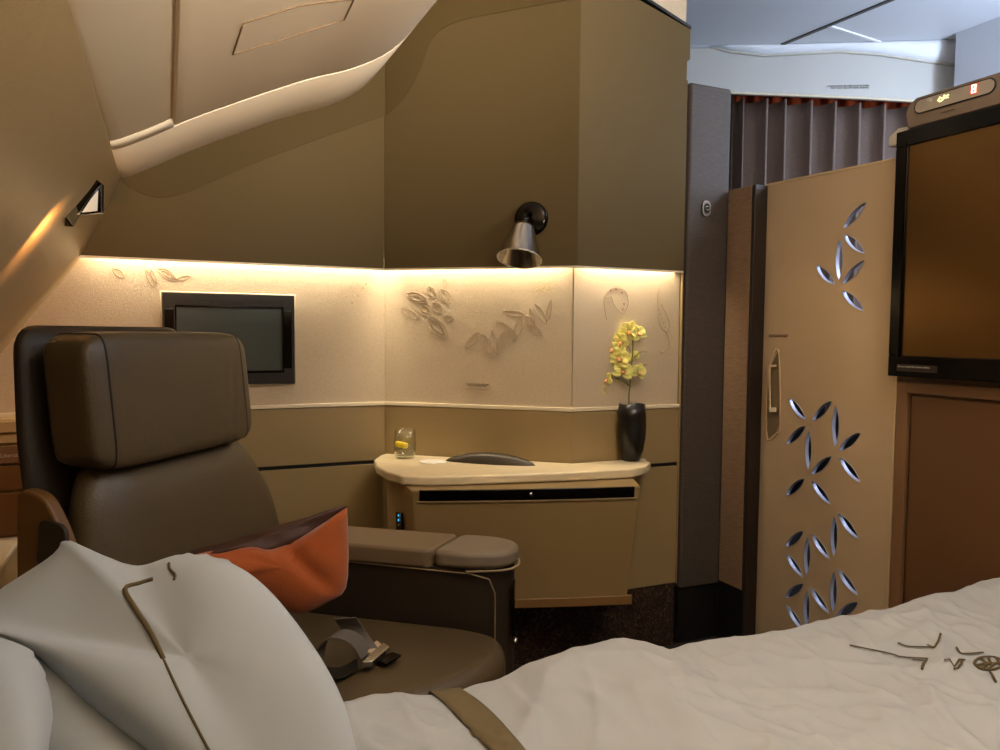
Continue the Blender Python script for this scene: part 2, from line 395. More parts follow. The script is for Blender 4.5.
# fuselage side wall (extruded along Y)
FP = [(-.116, 1.580), (-.14, 1.52), (-.175, 1.44), (-.225, 1.345), (-.30, 1.24), (-.392, 1.118), (-.50, .95), (-.58, .76), (-.62, .55), (-.64, 0)]
def extr(name, prof, y0, y1, mt, par=None, th=.03, sgn=1):
    prof = [Vector((x, 0, z)) for x, z in prof]; n = len(prof); ns = []
    for i in range(n):
        t = (prof[min(i+1, n-1)]-prof[max(i-1, 0)]).normalized(); ns.append(Vector((-t.z, 0, t.x))*sgn)
    vs = [p+Vector((0, y, 0)) for y in (y0, y1) for p in prof]+[p+ns[i]*th+Vector((0, y, 0)) for y in (y0, y1) for i, p in enumerate(prof)]
    fs = []
    for i in range(n-1):
        fs += [(i, i+1, n+i+1, n+i), (2*n+i, 3*n+i, 3*n+i+1, 2*n+i+1), (i+1, i, 2*n+i, 2*n+i+1), (n+i, n+i+1, 3*n+i+1, 3*n+i)]
    fs += [(0, n, 3*n, 2*n), (n-1, 3*n-1, 4*n-1, 2*n-1)]
    return mesh(name, vs, fs, mt, par, smooth=False)
fp = [(v.x, v.z) for v in smoothpath([Vector((x, 0, z)) for x, z in FP], 5)]
wl = struct(extr('wall_left', fp, -1.1, 2.588, M_fus, th=.04, sgn=-1))
for p_ in wl.data.polygons: p_.use_smooth = True
md = wl.modifiers.new('b', 'BEVEL'); md.width = .004; md.limit_method = 'ANGLE'; md.angle_limit = radians(50)
# front wall (behind the camera) and the far sides of the cabin
struct(box('wall_front', (-.9, -1.15, 0), (3.3, -1.1, 2.5), M_tan2))
wai = struct(box('wall_aisle', (3.3, -1.1, 0), (3.36, 2.35, 2.5), mat('aisle_wall', rgb(200, 206, 216), .6)))
box('lower_panel', (3.28, -1.1, 0), (3.3, 2.35, 1.75), M_dark, wai)  # added dark sheet, keeps the view through the door cut-outs dark

# ------------------------------------------------------------------ overhead locker
BP = [(-.150, 1.60), (-.138, 1.576), (-.118, 1.574), (-.092, 1.583), (-.03, 1.615), (.106, 1.69), (.349, 1.806), (.50, 1.866), (.61, 1.935), (.70, 2.04), (.77, 2.14), (.858, 2.245), (.98, 2.42), (1.02, 2.5)]
bp = [(v.x, v.z) for v in smoothpath([Vector((x, 0, z)) for x, z in BP], 6)]
ob = thing('overhead_locker', 'cream curved overhead locker above the seat, running along the side wall', 'overhead locker', (.4, 2.35, 1.75))
def L0(vs, par): return [Vector(v)-par.location for v in vs]
def shift(o, par):
    off = par.location
    for v in o.data.vertices: v.co -= off
    o.data.update(); return o
o = shift(extr('end_section', bp, 2.152, 2.56, M_bin, ob, .03, 1), ob)
def smooth_o(o):
    for p_ in o.data.polygons: p_.use_smooth = True
    md = o.modifiers.new('b', 'BEVEL'); md.width = .004; md.segments = 2; md.limit_method = 'ANGLE'; md.angle_limit = radians(40)
smooth_o(o)
o = shift(extr('groove', [(x-.004, z+.006) for x, z in bp], 2.14, 2.156, M_groove, ob, .02, 1), ob)
rb = [p for p in bp if p[0] > .02]
o = shift(extr('locker_door', rb, -1.09, 2.145, M_bin, ob, .03, 1), ob); smooth_o(o)
lb = [(x-.004, z+.007) for x, z in bp if x < .02]
o = shift(extr('side_panel', lb+[(.022, lb[-1][1]+.014)], -1.09, 2.10, M_bin2, ob, .02, 1), ob); smooth_o(o)
# sloping scoop between the side panel and the end section
sc = [p for p in bp if p[0] < .03]; n = len(sc)
vs = [Vector((x, 2.148, z)) for x, z in sc]+[Vector((x-.004, 2.095, z+.007)) for x, z in sc]
shift(mesh('scoop', vs, [(i, i+1, n+i+1, n+i) for i in range(n-1)], M_bin2, ob, smooth=True, solid=.003), ob)
# access hatch outline
def binz(x):
    for (x0, z0), (x1, z1) in zip(bp, bp[1:]):
        if x0 <= x <= x1: return z0+(z1-z0)*(x-x0)/(x1-x0)
    return 2
def onbin(px, py):
    v = ray(px, py).normalized()
    for k in range(1, 8000):
        t = .0005*k; p = EYE+v*t
        if p.x > -.09 and p.z > binz(p.x): return p
    return p
hp = [onbin(*q) for q in ((233, 54), (243, 23), (300, 5), (354, -1), (344, 20), (290, 37))]
loop = []
for i in range(6):
    a_, b_ = hp[i], hp[(i+1) % 6]
    for k in range(6):
        q = a_.lerp(b_, k/6); q.z = binz(q.x)-.0005; loop.append(q-ob.location)
tube('hatch_outline', loop, .0022, M_groove, ob, 5, True)

# ------------------------------------------------------------------ reading light on the side wall
rlc = DD(84, 204, 2.05)
# find the wall at that ray
v = ray(84, 204).normalized()
def fus_x(z):
    for (x0, z0), (x1, z1) in zip(fp, fp[1:]):
        if z1 <= z <= z0: return x0+(x1-x0)*(z0-z)/(z0-z1)
    return -.1
for k in range(8000):
    p = EYE+v*(k*.0005)
    if p.z < 1.6 and p.x < fus_x(p.z): break
rl = thing('reading_light', 'small chrome wedge-shaped reading light on the sloping side wall', 'reading light', p)
def onfus(px, py, off=0):
    v = ray(px, py).normalized()
    for k in range(8000):
        q = EYE+v*(k*.0005)
        if q.z < 1.62 and q.x < fus_x(q.z)+off: return q
    return q
rdep = (p-EYE).dot(FW)
rk = (rdep-(onfus(61, 214)-EYE).dot(FW))/23
def RLp(x, y, d=0): return DD(x, y, rdep-.045+(x-84)*rk*.55+d)-rl.location
awy = Vector((-.022, .026, .004))
prism('housing', [RLp(x, y) for x, y in ((61, 211), (92, 177.5), (97, 179), (104.5, 185), (104, 213), (80, 216.5), (73, 227.5))], awy, M_chromed, rl, bevel=.003)
prism('lens', [RLp(x, y, -.007) for x, y in ((98.5, 188), (97.5, 211), (82, 212.5))], awy*.1, mat('lens_frosted', rgb(196, 190, 176), .35, emit=(1, .9, .7, 1), estr=.12), rl, bevel=.001)
tube('rim', [RLp(x, y, -.006) for x, y in ((101.5, 184), (101.5, 213), (79, 215))], .0028, M_steel, rl, 8, True)
prism('base_cap', [RLp(x, y, -.003) for x, y in ((63, 212), (74, 202), (80, 214), (73, 226))], awy*.1, M_steel, rl, bevel=.002)
lp = onfus(70, 228, .06)
spot('reading_light_beam', lp, onfus(25, 290, .0), 120, 4.5, (1, .50, .2), 1, .012)

# ------------------------------------------------------------------ wall monitor
wm = thing('wall_monitor', 'small black-framed monitor recessed in the cream wall behind the seat', 'monitor', (.19, 2.583, 1.10))
def PYw(x, y, yy=2.585): return PY(x, y, yy)
q0 = PYw(162, 292); q1 = PYw(294, 383); x0, x1, z1, z0 = q0.x, q1.x, q0.z-.002, q1.z
def lb_(n, a, b_, mt_, par, bv=0): 
    l = par.location; return box(n, (a[0]-l.x, a[1]-l.y, a[2]-l.z), (b_[0]-l.x, b_[1]-l.y, b_[2]-l.z), mt_, par, bv)
boxes('bezel', [((x0-.19, -.012, z1-.045-1.10), (x1-.19, .0, z1-1.10)), ((x0-.19, -.012, z0-1.10), (x1-.19, 0, z0+.045-1.10)),
                ((x0-.19, -.012, z0+.045-1.10), (x0+.04-.19, 0, z1-.045-1.10)), ((x1-.04-.19, -.012, z0+.045-1.10), (x1-.19, 0, z1-.045-1.10))], mat('monitor_bezel', rgb(26, 22, 15), .5), wm)
rr = [(x0-.003, z0-.003), (x1+.003, z0-.003), (x1+.003, z1+.003), (x0-.003, z1+.003)]
tube('outer_rim', [Vector((a-.19, -.004, c-1.10)) for a, c in rr], .003, M_trim, wm, 6, True)
lb_('screen', (x0+.04, 2.577, z0+.042), (x1-.04, 2.583, z1-.042), M_scr2, wm)
rr = [(x0+.038, z0+.04), (x1-.036, z0+.04), (x1-.036, z1-.04), (x0+.038, z1-.04)]
tube('screen_rim', [Vector((a-.19, -.013, c-1.10)) for a, c in rr], .0035, M_chromed, wm, 6, True)
for a in (.11, .255): lb_('latch', (x0+a-.02, 2.571, z1-.032), (x0+a+.03, 2.574, z1-.016), mat('latch%d' % (a*100), rgb(92, 84, 62), .5), wm, .001)
for a, bb in ((x0+.006, x0+.032), (x1-.034, x1-.008)): lb_('speaker_grille', (a, 2.569, z0+.05), (bb, 2.573, z1-.05), M_chromed, wm, .004)

# ------------------------------------------------------------------ side console
sc_ = thing('side_console', 'low tan side console with a cream top, left of the swivel seat', 'console', (-.45, 2.0, 0))
def lbx(n, a, b_, mt_, par, bv=.003):
    l = par.location; return box(n, tuple(a[i]-l[i] for i in range(3)), tuple(b_[i]-l[i] for i in range(3)), mt_, par, bv)
lbx('body', (-.60, 1.35, .0), (-.395, 2.49, .515), M_desk2, sc_)
lbx('top', (-.61, 1.33, .515), (-.385, 2.49, .53), M_trim, sc_, .004)
lbx('back_cabinet', (-.60, 2.49, .0), (-.30, 2.575, .865), M_desk2, sc_)
for z0_, z1_ in ((.53, .655), (.662, .735), (.795, .818), (.825, .86)):
    lbx('drawer_front', (-.58, 2.478, z0_+.004), (-.30, 2.49, z1_), M_brown if z0_ < .7 else M_desk2, sc_, .002)
lbx('label_strip', (-.58, 2.476, .742), (-.30, 2.49, .79), M_cabt, sc_, .002)
text('label_print', 'Literature', .016, Vector((-.43, 2.475, .76))-sc_.location, (1, 0, 0), (0, 0, 1), M_txtw, sc_)

# ------------------------------------------------------------------ desk
ZD = .692
dk = thing('desk', 'wall desk with a pale stone-look top and tan leather cabinet front', 'desk', (1.0, 2.2, 0))
def DKl(v): return v-dk.location
top = [PZ(380, 455, ZD), PZ(374, 459, ZD), PZ(376, 465, ZD), PZ(386, 471, ZD), PZ(402, 475.5, ZD), PZ(430, 476.5, ZD), PZ(500, 474.5, ZD), PZ(570, 472, ZD), PZ(632, 469, ZD), PZ(646, 466, ZD), PZ(651, 462, ZD), PZ(645, 459.0, ZD)]
tp = top+[Vector((1.52, YR-.012, ZD)), Vector((B.x-.004, B.y-.010, ZD)), Vector((A.x-.002, A.y-.014, ZD))]
tp = [DKl(Vector(v)) for v in tp]
prism('desk_top', tp, (0, 0, -.030), M_stone, dk, bevel=.008, seg=3)
# cabinet: front follows the top, inset, tapering to the floor
fr_t = [(384, 487), (408, 486), (640, 480)]
Zt = ZD-.031
a0 = PZ(383, 484, Zt); a1 = PZ(412, 490, Zt); a2 = PZ(641, 486, Zt)
a0 = Vector((.665, 2.42, Zt)); 
b1 = Vector((a1.x+.03, a1.y+.03, .30)); b2 = Vector((a2.x-.035, a2.y+.02, .29)); 
back = [Vector((1.43, YR-.02, 0)), Vector((B.x-.006, B.y-.022, 0)), Vector((.71, A.y-.03, 0))]
def ring(z, f):
    p1 = a1.lerp(b1, f); p2 = a2.lerp(b2, f); p0 = Vector((a0.x+.012*f, a0.y, z))
    bul = (p1+p2)/2+Vector((0, -.012, 0))
    out = [p0, p1, p1.lerp(p2, .25)+Vector((0, -.009, 0)), bul, p1.lerp(p2, .75)+Vector((0, -.009, 0)), p2]+[Vector((q.x, q.y, 0)) for q in back]
    return [DKl(Vector((q.x, q.y, z))) for q in out]
vs = []; fs = []; zs = [(Zt, 0), (.57, .2), (.43, .55), (.29, 1)]
for z, f in zs: vs += ring(z, f)
nn = 9
for j in range(3):
    for i in range(nn): fs.append((j*nn+i, j*nn+(i+1) % nn, (j+1)*nn+(i+1) % nn, (j+1)*nn+i))
fs += [tuple(range(nn)), tuple(range(4*nn-1, 3*nn-1, -1))]
cab = mesh('cabinet', vs, fs, M_desk, dk, bevel=.006, seg=3)
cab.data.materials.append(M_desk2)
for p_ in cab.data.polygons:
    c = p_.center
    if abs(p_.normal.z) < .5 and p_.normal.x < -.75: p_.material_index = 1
# drawer slot
s0 = PZ(418, 486, .650); 
def fronty(x, z):   # cabinet front y at world x
    f = (Zt-z)/(Zt-.29); p1 = a1.lerp(b1, f); p2 = a2.lerp(b2, f); t_ = (x-p1.x)/(p2.x-p1.x); return p1.y+(p2.y-p1.y)*t_-.012*min(1, 4*t_*(1-t_)*1.0)
xa, xb = a1.x+.02, a2.x-.02
pts = []
def strip_on_front(name, xa, xb, z0, z1, off, th, mt_, bevel=.002):
    n = 12; vs = []; fs = []
    for dz, z in ((0, z0), (1, z1)):
        for k in range(n+1):
            x = xa+(xb-xa)*k/n
            for o_ in (off, off-th): vs.append(DKl(Vector((x, fronty(x, z)-o_, z))))
    m_ = (n+1)*2
    for k in range(n):
        a = k*2; fs += [(a, a+2, m_+a+2, m_+a), (a+1, m_+a+1, m_+a+3, a+3), (a, a+1, a+3, a+2), (m_+a, m_+a+2, m_+a+3, m_+a+1)]
    fs += [(0, m_, m_+1, 1), (2*n, 2*n+1, m_+2*n+1, m_+2*n)]
    return mesh(name, vs, fs, mt_, dk, bevel=bevel)
strip_on_front('drawer_slot', xa, xb, .627, .660, .003, .012, M_black)
strip_on_front('drawer_lip', xa-.005, xb+.005, .622, .627, .006, .016, M_desk, .0015)
xm = (xa+xb)/2
lathe('drawer_latch', [(0, 0), (.007, 0), (.006, .004), (0, .005)], M_steel, dk, 16, Matrix.Translation(DKl(Vector((xm, fronty(xm, .645)-.004, .645)))) @ Matrix.Rotation(pi/2, 4, 'X'))
strip_on_front('kick_panel', xa-.02, xb+.005, .292, .322, .002, .01, mat('desk_kick', rgb(132, 98, 56), .45), .003)
boxes('plinth', [((a1.x+.08-dk.location.x, a1.y+.08-dk.location.y, 0), (a2.x-.06-dk.location.x, YR-.03-dk.location.y, .29))], M_marb, dk)
# control panel on the left side face
cps = []
f0 = a0; f1 = a1; sd = (f1-f0).normalized(); sn = Vector((sd.y, -sd.x, 0)).normalized()
if sn.x > 0: sn = -sn
def on_side(px, py, off=.004): return onplane(px, py, sn, sn.dot(f0)+off)
cp = [on_side(*q) for q in ((395.5, 512), (401, 513), (401.5, 530), (396, 530))]
prism('control_panel', [DKl(q) for q in cp], sn*-.006, M_black, dk, bevel=.001)
for yy in (515.5, 520, 525):
    c_ = DKl(on_side(398.6, yy, .0055)); lathe('button', [(0, 0), (.0035, 0), (.003, .0015), (0, .002)], M_blue if yy < 522 else M_txtw, dk, 12, Matrix.Translation(c_) @ sn.to_track_quat('Z', 'Y').to_matrix().to_4x4())
# domed dark lid at the back of the top
lidc = PZ(489, 463.5, ZD); ld = (B-A).normalized()
vs = []; fs = []; nu, nv = 28, 10
for i in range(nu+1):
    u = -1+2*i/nu
    for j in range(nv+1):
        v_ = pi*j/nv; ww = .032*(1-u*u)**.6+.001
        hgt = .036*(1-u*u)**.75
        q = lidc+ld*(u*.155)+nd*(-cos(v_)*ww+.01)+Vector((0, 0, hgt*sin(v_)))
        vs.append(DKl(q))
for i in range(nu):
    for j in range(nv): fs.append((i*(nv+1)+j, (i+1)*(nv+1)+j, (i+1)*(nv+1)+j+1, i*(nv+1)+j+1))
o = mesh('curved_lid', vs, fs, mat('lid_dark', rgb(74, 66, 56), .35, .3), dk, smooth=True); o['label'] = 'dark domed crescent lid'

# ------------------------------------------------------------------ glass, lemon, coaster
gc = PZ(405, 458, ZD)
gl = thing('water_glass', 'clear tumbler of water at the left end of the desk', 'glass', (gc.x, gc.y, ZD+.0012))
lathe('tumbler', [(0, 0), (.030, 0), (.034, .004), (.0375, .03), (.0375, .06), (.034, .097), (.0331, .097), (.0366, .06), (.0366, .03), (.0325, .009), (0, .008)], M_glass, gl, 40)
lathe('water', [(0, .0085), (.0318, .0095), (.0360, .03), (.0362, .048), (0, .048)], M_water, gl, 40)
lm = Matrix.Translation(-RT*.012 + Vector((0, 0, .044)) + gl.location) @ Matrix.Rotation(radians(12), 4, 'Y')
le = bpy.data.objects
lsl = lathe('lemon_slice', [(0, -.009), (.020, -.009), (.0225, -.006), (.0225, .006), (.020, .009), (0, .009)], M_lemon, None, 28)
lsl.matrix_world = lm; tag(lsl, 'yellow lemon slice floating in the glass on the desk', 'lemon slice')
cc = PZ(433, 462, ZD)
co = lathe('paper_coaster', [(0, 0), (.045, 0), (.046, .001), (.045, .002), (0, .002)], M_paper, None, 40)
co.location = (cc.x, cc.y, ZD+.0005); tag(co, 'round white paper coaster beside the glass on the desk', 'coaster')

# ------------------------------------------------------------------ vase and orchid
vc = PZ(631, 460.5, ZD)
vz = thing('vase', 'glossy black oval vase at the right end of the desk', 'vase', (vc.x, vc.y, ZD+.0005))
vp = [(0, 0), (.026, 0), (.030, .004), (.040, .035), (.047, .08), (.049, .12), (.048, .155), (.044, .193), (.041, .193), (.044, .155), (.045, .12), (.042, .08), (.0, .03)]
o = lathe('vase_body', vp, M_vase, vz, 40)
orc = thing('orchid', 'yellow-green orchid spray standing in the black vase', 'orchid', (vc.x, vc.y, ZD+.05))
DV = (vc-EYE).dot(FW)
def ov(px, py, dz=0): return DD(px, py, DV+dz)-orc.location
stem = spl([Vector((0, 0, -.01)), ov(629, 402), ov(630, 385), ov(632, 360), ov(633, 345), ov(632, 332, .0)], 6)
tube('stem', stem, .0022, M_stem, orc, 8)
random.seed(4)
def flower(c, facing, size, par, roll=0):
    q = Vector(facing).normalized().to_track_quat('Z', 'Y').to_matrix()
    vs = []; fs = []
    def leaf(ang, ln, wd, cup):
        k0 = len(vs); nu, nv = 6, 4
        for i in range(nu+1):
            u = i/nu; ww = wd*sin(pi*min(1, u*.93+.07))**.7
            for j in range(nv+1):
                s_ = -1+2*j/nv
                x = u*ln; y = s_*ww; z = cup*(u**1.5)*ln+abs(s_)**2*ww*.35
                vs.append(Vector(c)+q @ Vector((x*cos(ang)-y*sin(ang), x*sin(ang)+y*cos(ang), z))*size)
        for i in range(nu):
            for j in range(nv): fs.append((k0+i*(nv+1)+j, k0+(i+1)*(nv+1)+j, k0+(i+1)*(nv+1)+j+1, k0+i*(nv+1)+j+1))
    for k, (a, l_, w_) in enumerate(((90, 1, .36), (210, 1, .36), (330, 1, .36), (25, .95, .52), (155, .95, .52))):
        leaf(radians(a)+roll, l_, w_, .12+.1*random.random())
    f = mesh('flower', vs, fs, M_petal, par, smooth=True, solid=.0008)
    vs2, fs2 = [], []
    for i in range(7):
        for j in range(8):
            t_ = i/6; a = 2*pi*j/8; r_ = .22*sin(pi*t_*.9+.1)
            vs2.append(Vector(c)+q @ Vector((r_*cos(a), r_*sin(a)-.25*t_, .45*t_))*size)
    for i in range(6):
        for j in range(8): fs2.append((i*8+j, i*8+(j+1) % 8, (i+1)*8+(j+1) % 8, (i+1)*8+j))
    lf = mesh('lip', vs2, fs2, M_lip, f, smooth=True)
tow = (EYE-vc).normalized()
side = RT
FLW = [(629, 331, -.01, .9, .1), (638, 334, -.015, .8, .9), (621, 342, -.02, .85, -.9), (613, 350, -.01, .8, -1.2), (620, 358, -.02, 1.0, -.3), (634, 356, .01, .5, .7),
       (611, 368, .01, .7, -1.0), (623, 371, -.02, .9, .0), (638, 372, -.01, .75, .9), (607, 380, -.01, .7, -1.3), (602, 389, -.005, .55, -1.5),]
for fx, fy, dz, sz, sx_ in FLW:
    flower(ov(fx, fy, dz), tow+side*sx_*.7+Vector((0, 0, random.uniform(-.5, .3))), .043*sz, orc, random.uniform(-.5, .5))
tubes('flower_stalk', [spl([ov(631, 395-i*12-8), ov(631+s*8, 385-i*13-6), ov(631+s*16, 380-i*13-2)], 4) for i, s in ((0, -1), (1, -1), (2, 1), (3, -1), (1, 1), (0, -1.6))], .0013, M_stem, orc)

# ------------------------------------------------------------------ wall lamp
mc = PD(531.5, 219, OFF+.0)
wl_ = thing('wall_lamp', 'dark chrome wall lamp with a conical shade above the desk', 'lamp', mc)
nf = -nd
Qn = nf.to_track_quat('Z', 'Y').to_matrix().to_4x4()
lathe('mount', [(0, .0), (.054, .0), (.056, .004), (.053, .011), (.040, .016), (0, .018)], M_chromed, wl_, 40, Qn)
st = DD(523.5, 227, 2.36)-mc; sb = DD(519.5, 258, 2.33)-mc
ax = (sb-st).normalized()
tube('arm', spl([nf*.014+Vector((0, 0, .012)), nf*.045+Vector((-.008, 0, .02)), st-ax*.028, st-ax*.004], 5), .009, M_chromed, wl_, 12)
lathe('joint', [(0, -.013), (.009, -.010), (.013, 0), (.009, .010), (0, .013)], M_chromed, wl_, 20, Matrix.Translation(st-ax*.026))
Qs = Matrix.Translation(st) @ ax.to_track_quat('Z', 'Y').to_matrix().to_4x4()
LS = (sb-st).length+.002
M_shade = mat('shade_chrome', rgb(176, 170, 162), .16, 1, bump=.1, bscale=60, stretch=(1, 1, .1))
lathe('lamp_shade', [(0, -.004), (.030, -.004), (.0345, .0), (.0365, .008), (.068, LS-.003), (.070, LS), (.066, LS), (.034, .012), (0, .010)], M_shade, wl_, 48, Qs)
lathe('shade_rim', [(.067, LS-.002), (.071, LS-.001), (.071, LS+.002), (.067, LS+.002), (.067, LS-.002)], M_steel, wl_, 48, Qs)
lathe('bulb', [(0, .015), (.014, .015), (.020, .035), (.020, .05), (.012, .066), (0, .069)], mat('bulb_glass', rgb(200, 180, 150), .3), wl_, 20, Qs)

# ------------------------------------------------------------------ embroidered flowers on the fabric panels
def leafline(fn_, px0, py0, px1, py1, wd, n=10):
    """closed leaf outline between two picture points, laid on a wall by fn_"""
    out = []
    dx, dy = px1-px0, py1-py0; L_ = math.hypot(dx, dy); nx, ny = -dy/L_, dx/L_
    for s in (1, -1):
        for k in range(n):
            t_ = k/n if s == 1 else 1-k/n
            w_ = wd*sin(pi*t_)**.8*s
            out.append(fn_(px0+dx*t_+nx*w_, py0+dy*t_+ny*w_))
    return out+[out[0]]
FW_ = lambda x, y: PD(x, y, .0036)
LF = lambda x, y: PY(x, y, 2.59-.0036)
RF = lambda x, y: PY(x, y, YR-.0036)
paths = []
# origin of zoom 2: (380,265), scale 8.33 ; zoom 3: (460,265), scale 5.77
def z2(x, y): return (380+x/8.33, 265+y/8.33)
def z3(x, y): return (460+x/5.77, 265+y/5.77)
def lf2(a, b_, w_, fn_=FW_, zz=z2): p0 = zz(*a); p1 = zz(*b_); paths.append(leafline(fn_, *p0, *p1, w_)); (paths.append(leafline(fn_, p0[0]+(p1[0]-p0[0])*.2, p0[1]+(p1[1]-p0[1])*.2, p0[0]+(p1[0]-p0[0])*.85, p0[1]+(p1[1]-p0[1])*.85, w_*.5)) if w_ >= 4 else None)
lf2((215, 240), (400, 310), 5); lf2((400, 430), (560, 610), 6.5); lf2((320, 320), (420, 410), 6); lf2((440, 310), (510, 410), 4.5); lf2((500, 200), (580, 320), 5); lf2((540, 110), (545, 190), 1.6)
lf2((540, 430), (610, 455), 3); lf2((400, 180), (460, 280), 4); lf2((180, 360), (330, 450), 3)
lf2((240, 260), (360, 300), 2.5); lf2((420, 450), (530, 580), 3); lf2((345, 340), (400, 400), 3)
for a, b_, w_ in (((30, 480), (110, 385), 3), ((120, 390), (190, 545), 5), ((180, 370), (215, 520), 3), ((215, 520), (265, 370), 4), ((290, 360), (315, 450), 4), ((310, 440), (355, 300), 3.5), ((250, 270), (370, 285), 2.5),
                  ((380, 290), (430, 380), 4), ((430, 220), (500, 345), 3), ((385, 350), (475, 405), 4), ((500, 330), (525, 200), 2), ((210, 335), (280, 350), 2), ((400, 250), (430, 340), 2)):
    lf2(a, b_, w_, FW_, z3)
tubes('embroidery', paths, .0007, M_emb2, wb, 4, up=nd)
def dots(name, pts, fn_, r, mt_, axis):
    vs = []; fs = []
    for x, y in pts:
        c_ = fn_(x, y); k0 = len(vs); q = Vector(axis).to_track_quat('Z', 'Y').to_matrix()
        for i in range(6): vs.append(c_+q @ Vector((r*cos(i*pi/3), r*sin(i*pi/3), 0)))
        fs.append(tuple(range(k0, k0+6)))
    return mesh(name, vs, fs, mt_, wb, solid=.0008)
random.seed(9)
pts = []
for k in range(46):
    a = random.random()*pi; r_ = random.random()**.5*9; pts.append((548+r_*cos(a)*1.1-1, 290-abs(r_*sin(a))*1.3+random.uniform(-2, 4)))
for k in range(22): pts.append((530+random.random()*12, 288+random.random()*10-4))
dots('embroidery_dots', pts, FW_, .0012, mat('emb_light', rgb(236, 214, 150), .7), nd)
dots('embroidery_dots', [z2(x, y) for x, y in ((150, 360), (150, 405), (180, 440), (260, 455), (800, 500), (825, 525), (970, 520), (820, 480), (780, 520))], FW_, .0011, M_emb2, nd)
paths = []
z1_ = lambda x, y: (90+x/6.67, 240+y/6.67)
for a, b_, w_ in (((370, 190), (430, 320), 2), ((400, 190), (445, 290), 1.6), ((450, 190), (580, 270), 4), ((580, 265), (670, 240), 2), ((150, 190), (230, 250), 3)):
    lf2(a, b_, w_, LF, z1_)
tubes('embroidery', paths, .0007, M_emb2, wb, 4, up=(0, 1, 0))
dots('embroidery_dots', [z1_(x, y) for x, y in ((470, 192), (495, 208), (520, 230), (545, 245), (570, 262))], LF, .0014, M_emb, (0, 1, 0))
dots('embroidery_dots', [(352, 303), (358, 296), (363, 288), (366, 284)], LF, .0024, M_embr, (0, 1, 0))
random.seed(3)
dots('embroidery_dots', [(350+random.gauss(3, 7), 290+random.gauss(0, 6)) for k in range(36)], LF, .0011, M_emb2, (0, 1, 0))
paths = []
z5 = lambda x, y: (560+x/3.75, 280+y/3.75)
paths.append([RF(*z5(x, y)) for x, y in ((175, 150), (165, 75), (185, 35), (220, 25), (250, 50), (255, 95), (235, 125), (205, 95), (190, 60), (170, 70))])
paths.append([RF(*z5(x, y)) for x, y in ((370, 25), (365, 90), (375, 170), (400, 200), (410, 240), (390, 270), (370, 268))])
paths.append([RF(*z5(x, y)) for x, y in ((380, 90), (410, 160), (400, 200))])
paths = [spl(p_, 4) for p_ in paths]
tubes('embroidery', paths, .0008, M_emb2, wb, 4, up=(0, 1, 0))
dots('embroidery_dots', [z5(x, y) for x, y in ((235, 110), (240, 90), (210, 35), (232, 48), (190, 40))], RF, .0030, M_embr, (0, 1, 0))
dots('embroidery_dots', [z5(x, y) for x, y in ((372, 112), (376, 128), (382, 144), (388, 160), (394, 178))], RF, .0016, M_emb, (0, 1, 0))
exd = (B-A).normalized()
text('safety_notice', 'MAXIMUM LOAD ON THIS TABLE\n      MUST NOT BE EXCEEDED', .0055, FW_(466, 384.5), exd, (0, 0, 1), M_txt, wb, sp=.9)
text('safety_notice', 'STOW FOR TAXI AND LANDING', .0055, FW_(466, 389.5), exd, (0, 0, 1), M_emb2, wb)

# ------------------------------------------------------------------ pillars by the door
pi1 = thing('wood_pillar', 'tall grey woven-veneer pillar between the desk wall and the sliding door', 'pillar', (1.76, 2.23, 0))
lbx('column', (1.676, 2.16, .20), (1.862, 2.30, 2.0), M_wood, pi1, .014)
lbx('base', (1.68, 2.172, 0), (1.862, 2.30, .20), M_blackm, pi1)
bc = PY(706, 208.5, 2.158)-pi1.location
def rrect(hw, hh, n=6):
    out = []
    for cx, cy, a0_ in ((hw*0, hh-hw, 0), (0, -(hh-hw), pi)):
        for k in range(n*2+1): a = a0_+pi*k/(n*2); out.append((cx+hw*cos(a), cy+hw*sin(a)))
    return out
prism('call_plate', [bc+Vector((a, .0, c)) for a, c in rrect(.018, .028)], (0, -.004, 0), mat('call_plate', rgb(150, 140, 132), .35, .5), pi1, bevel=.001)
prism('call_button', [bc+Vector((a, -.004, c)) for a, c in rrect(.011, .018)], (0, -.003, 0), M_blackm, pi1, bevel=.001)
tube('call_ring', [bc+Vector((.007*cos(a), -.008, .007*sin(a))) for a in [k*pi/8 for k in range(16)]], .0012, M_steel, pi1, 6, True)
pi2 = thing('door_post', 'shorter dark brown door post beside the pillar and the sliding door', 'post', (1.885, 2.1, 0))
lbx('post', (1.848, 2.035, .0), (1.93, 2.155, 1.637), M_woodb, pi2, .003)
lbx('edge_cover', (1.848, 2.018, .0), (1.905, 2.036, 1.637), M_dark, pi2, .004)
lbx('foot', (1.846, 2.02, .0), (1.85, 2.155, .22), M_blackm, pi2, .001)

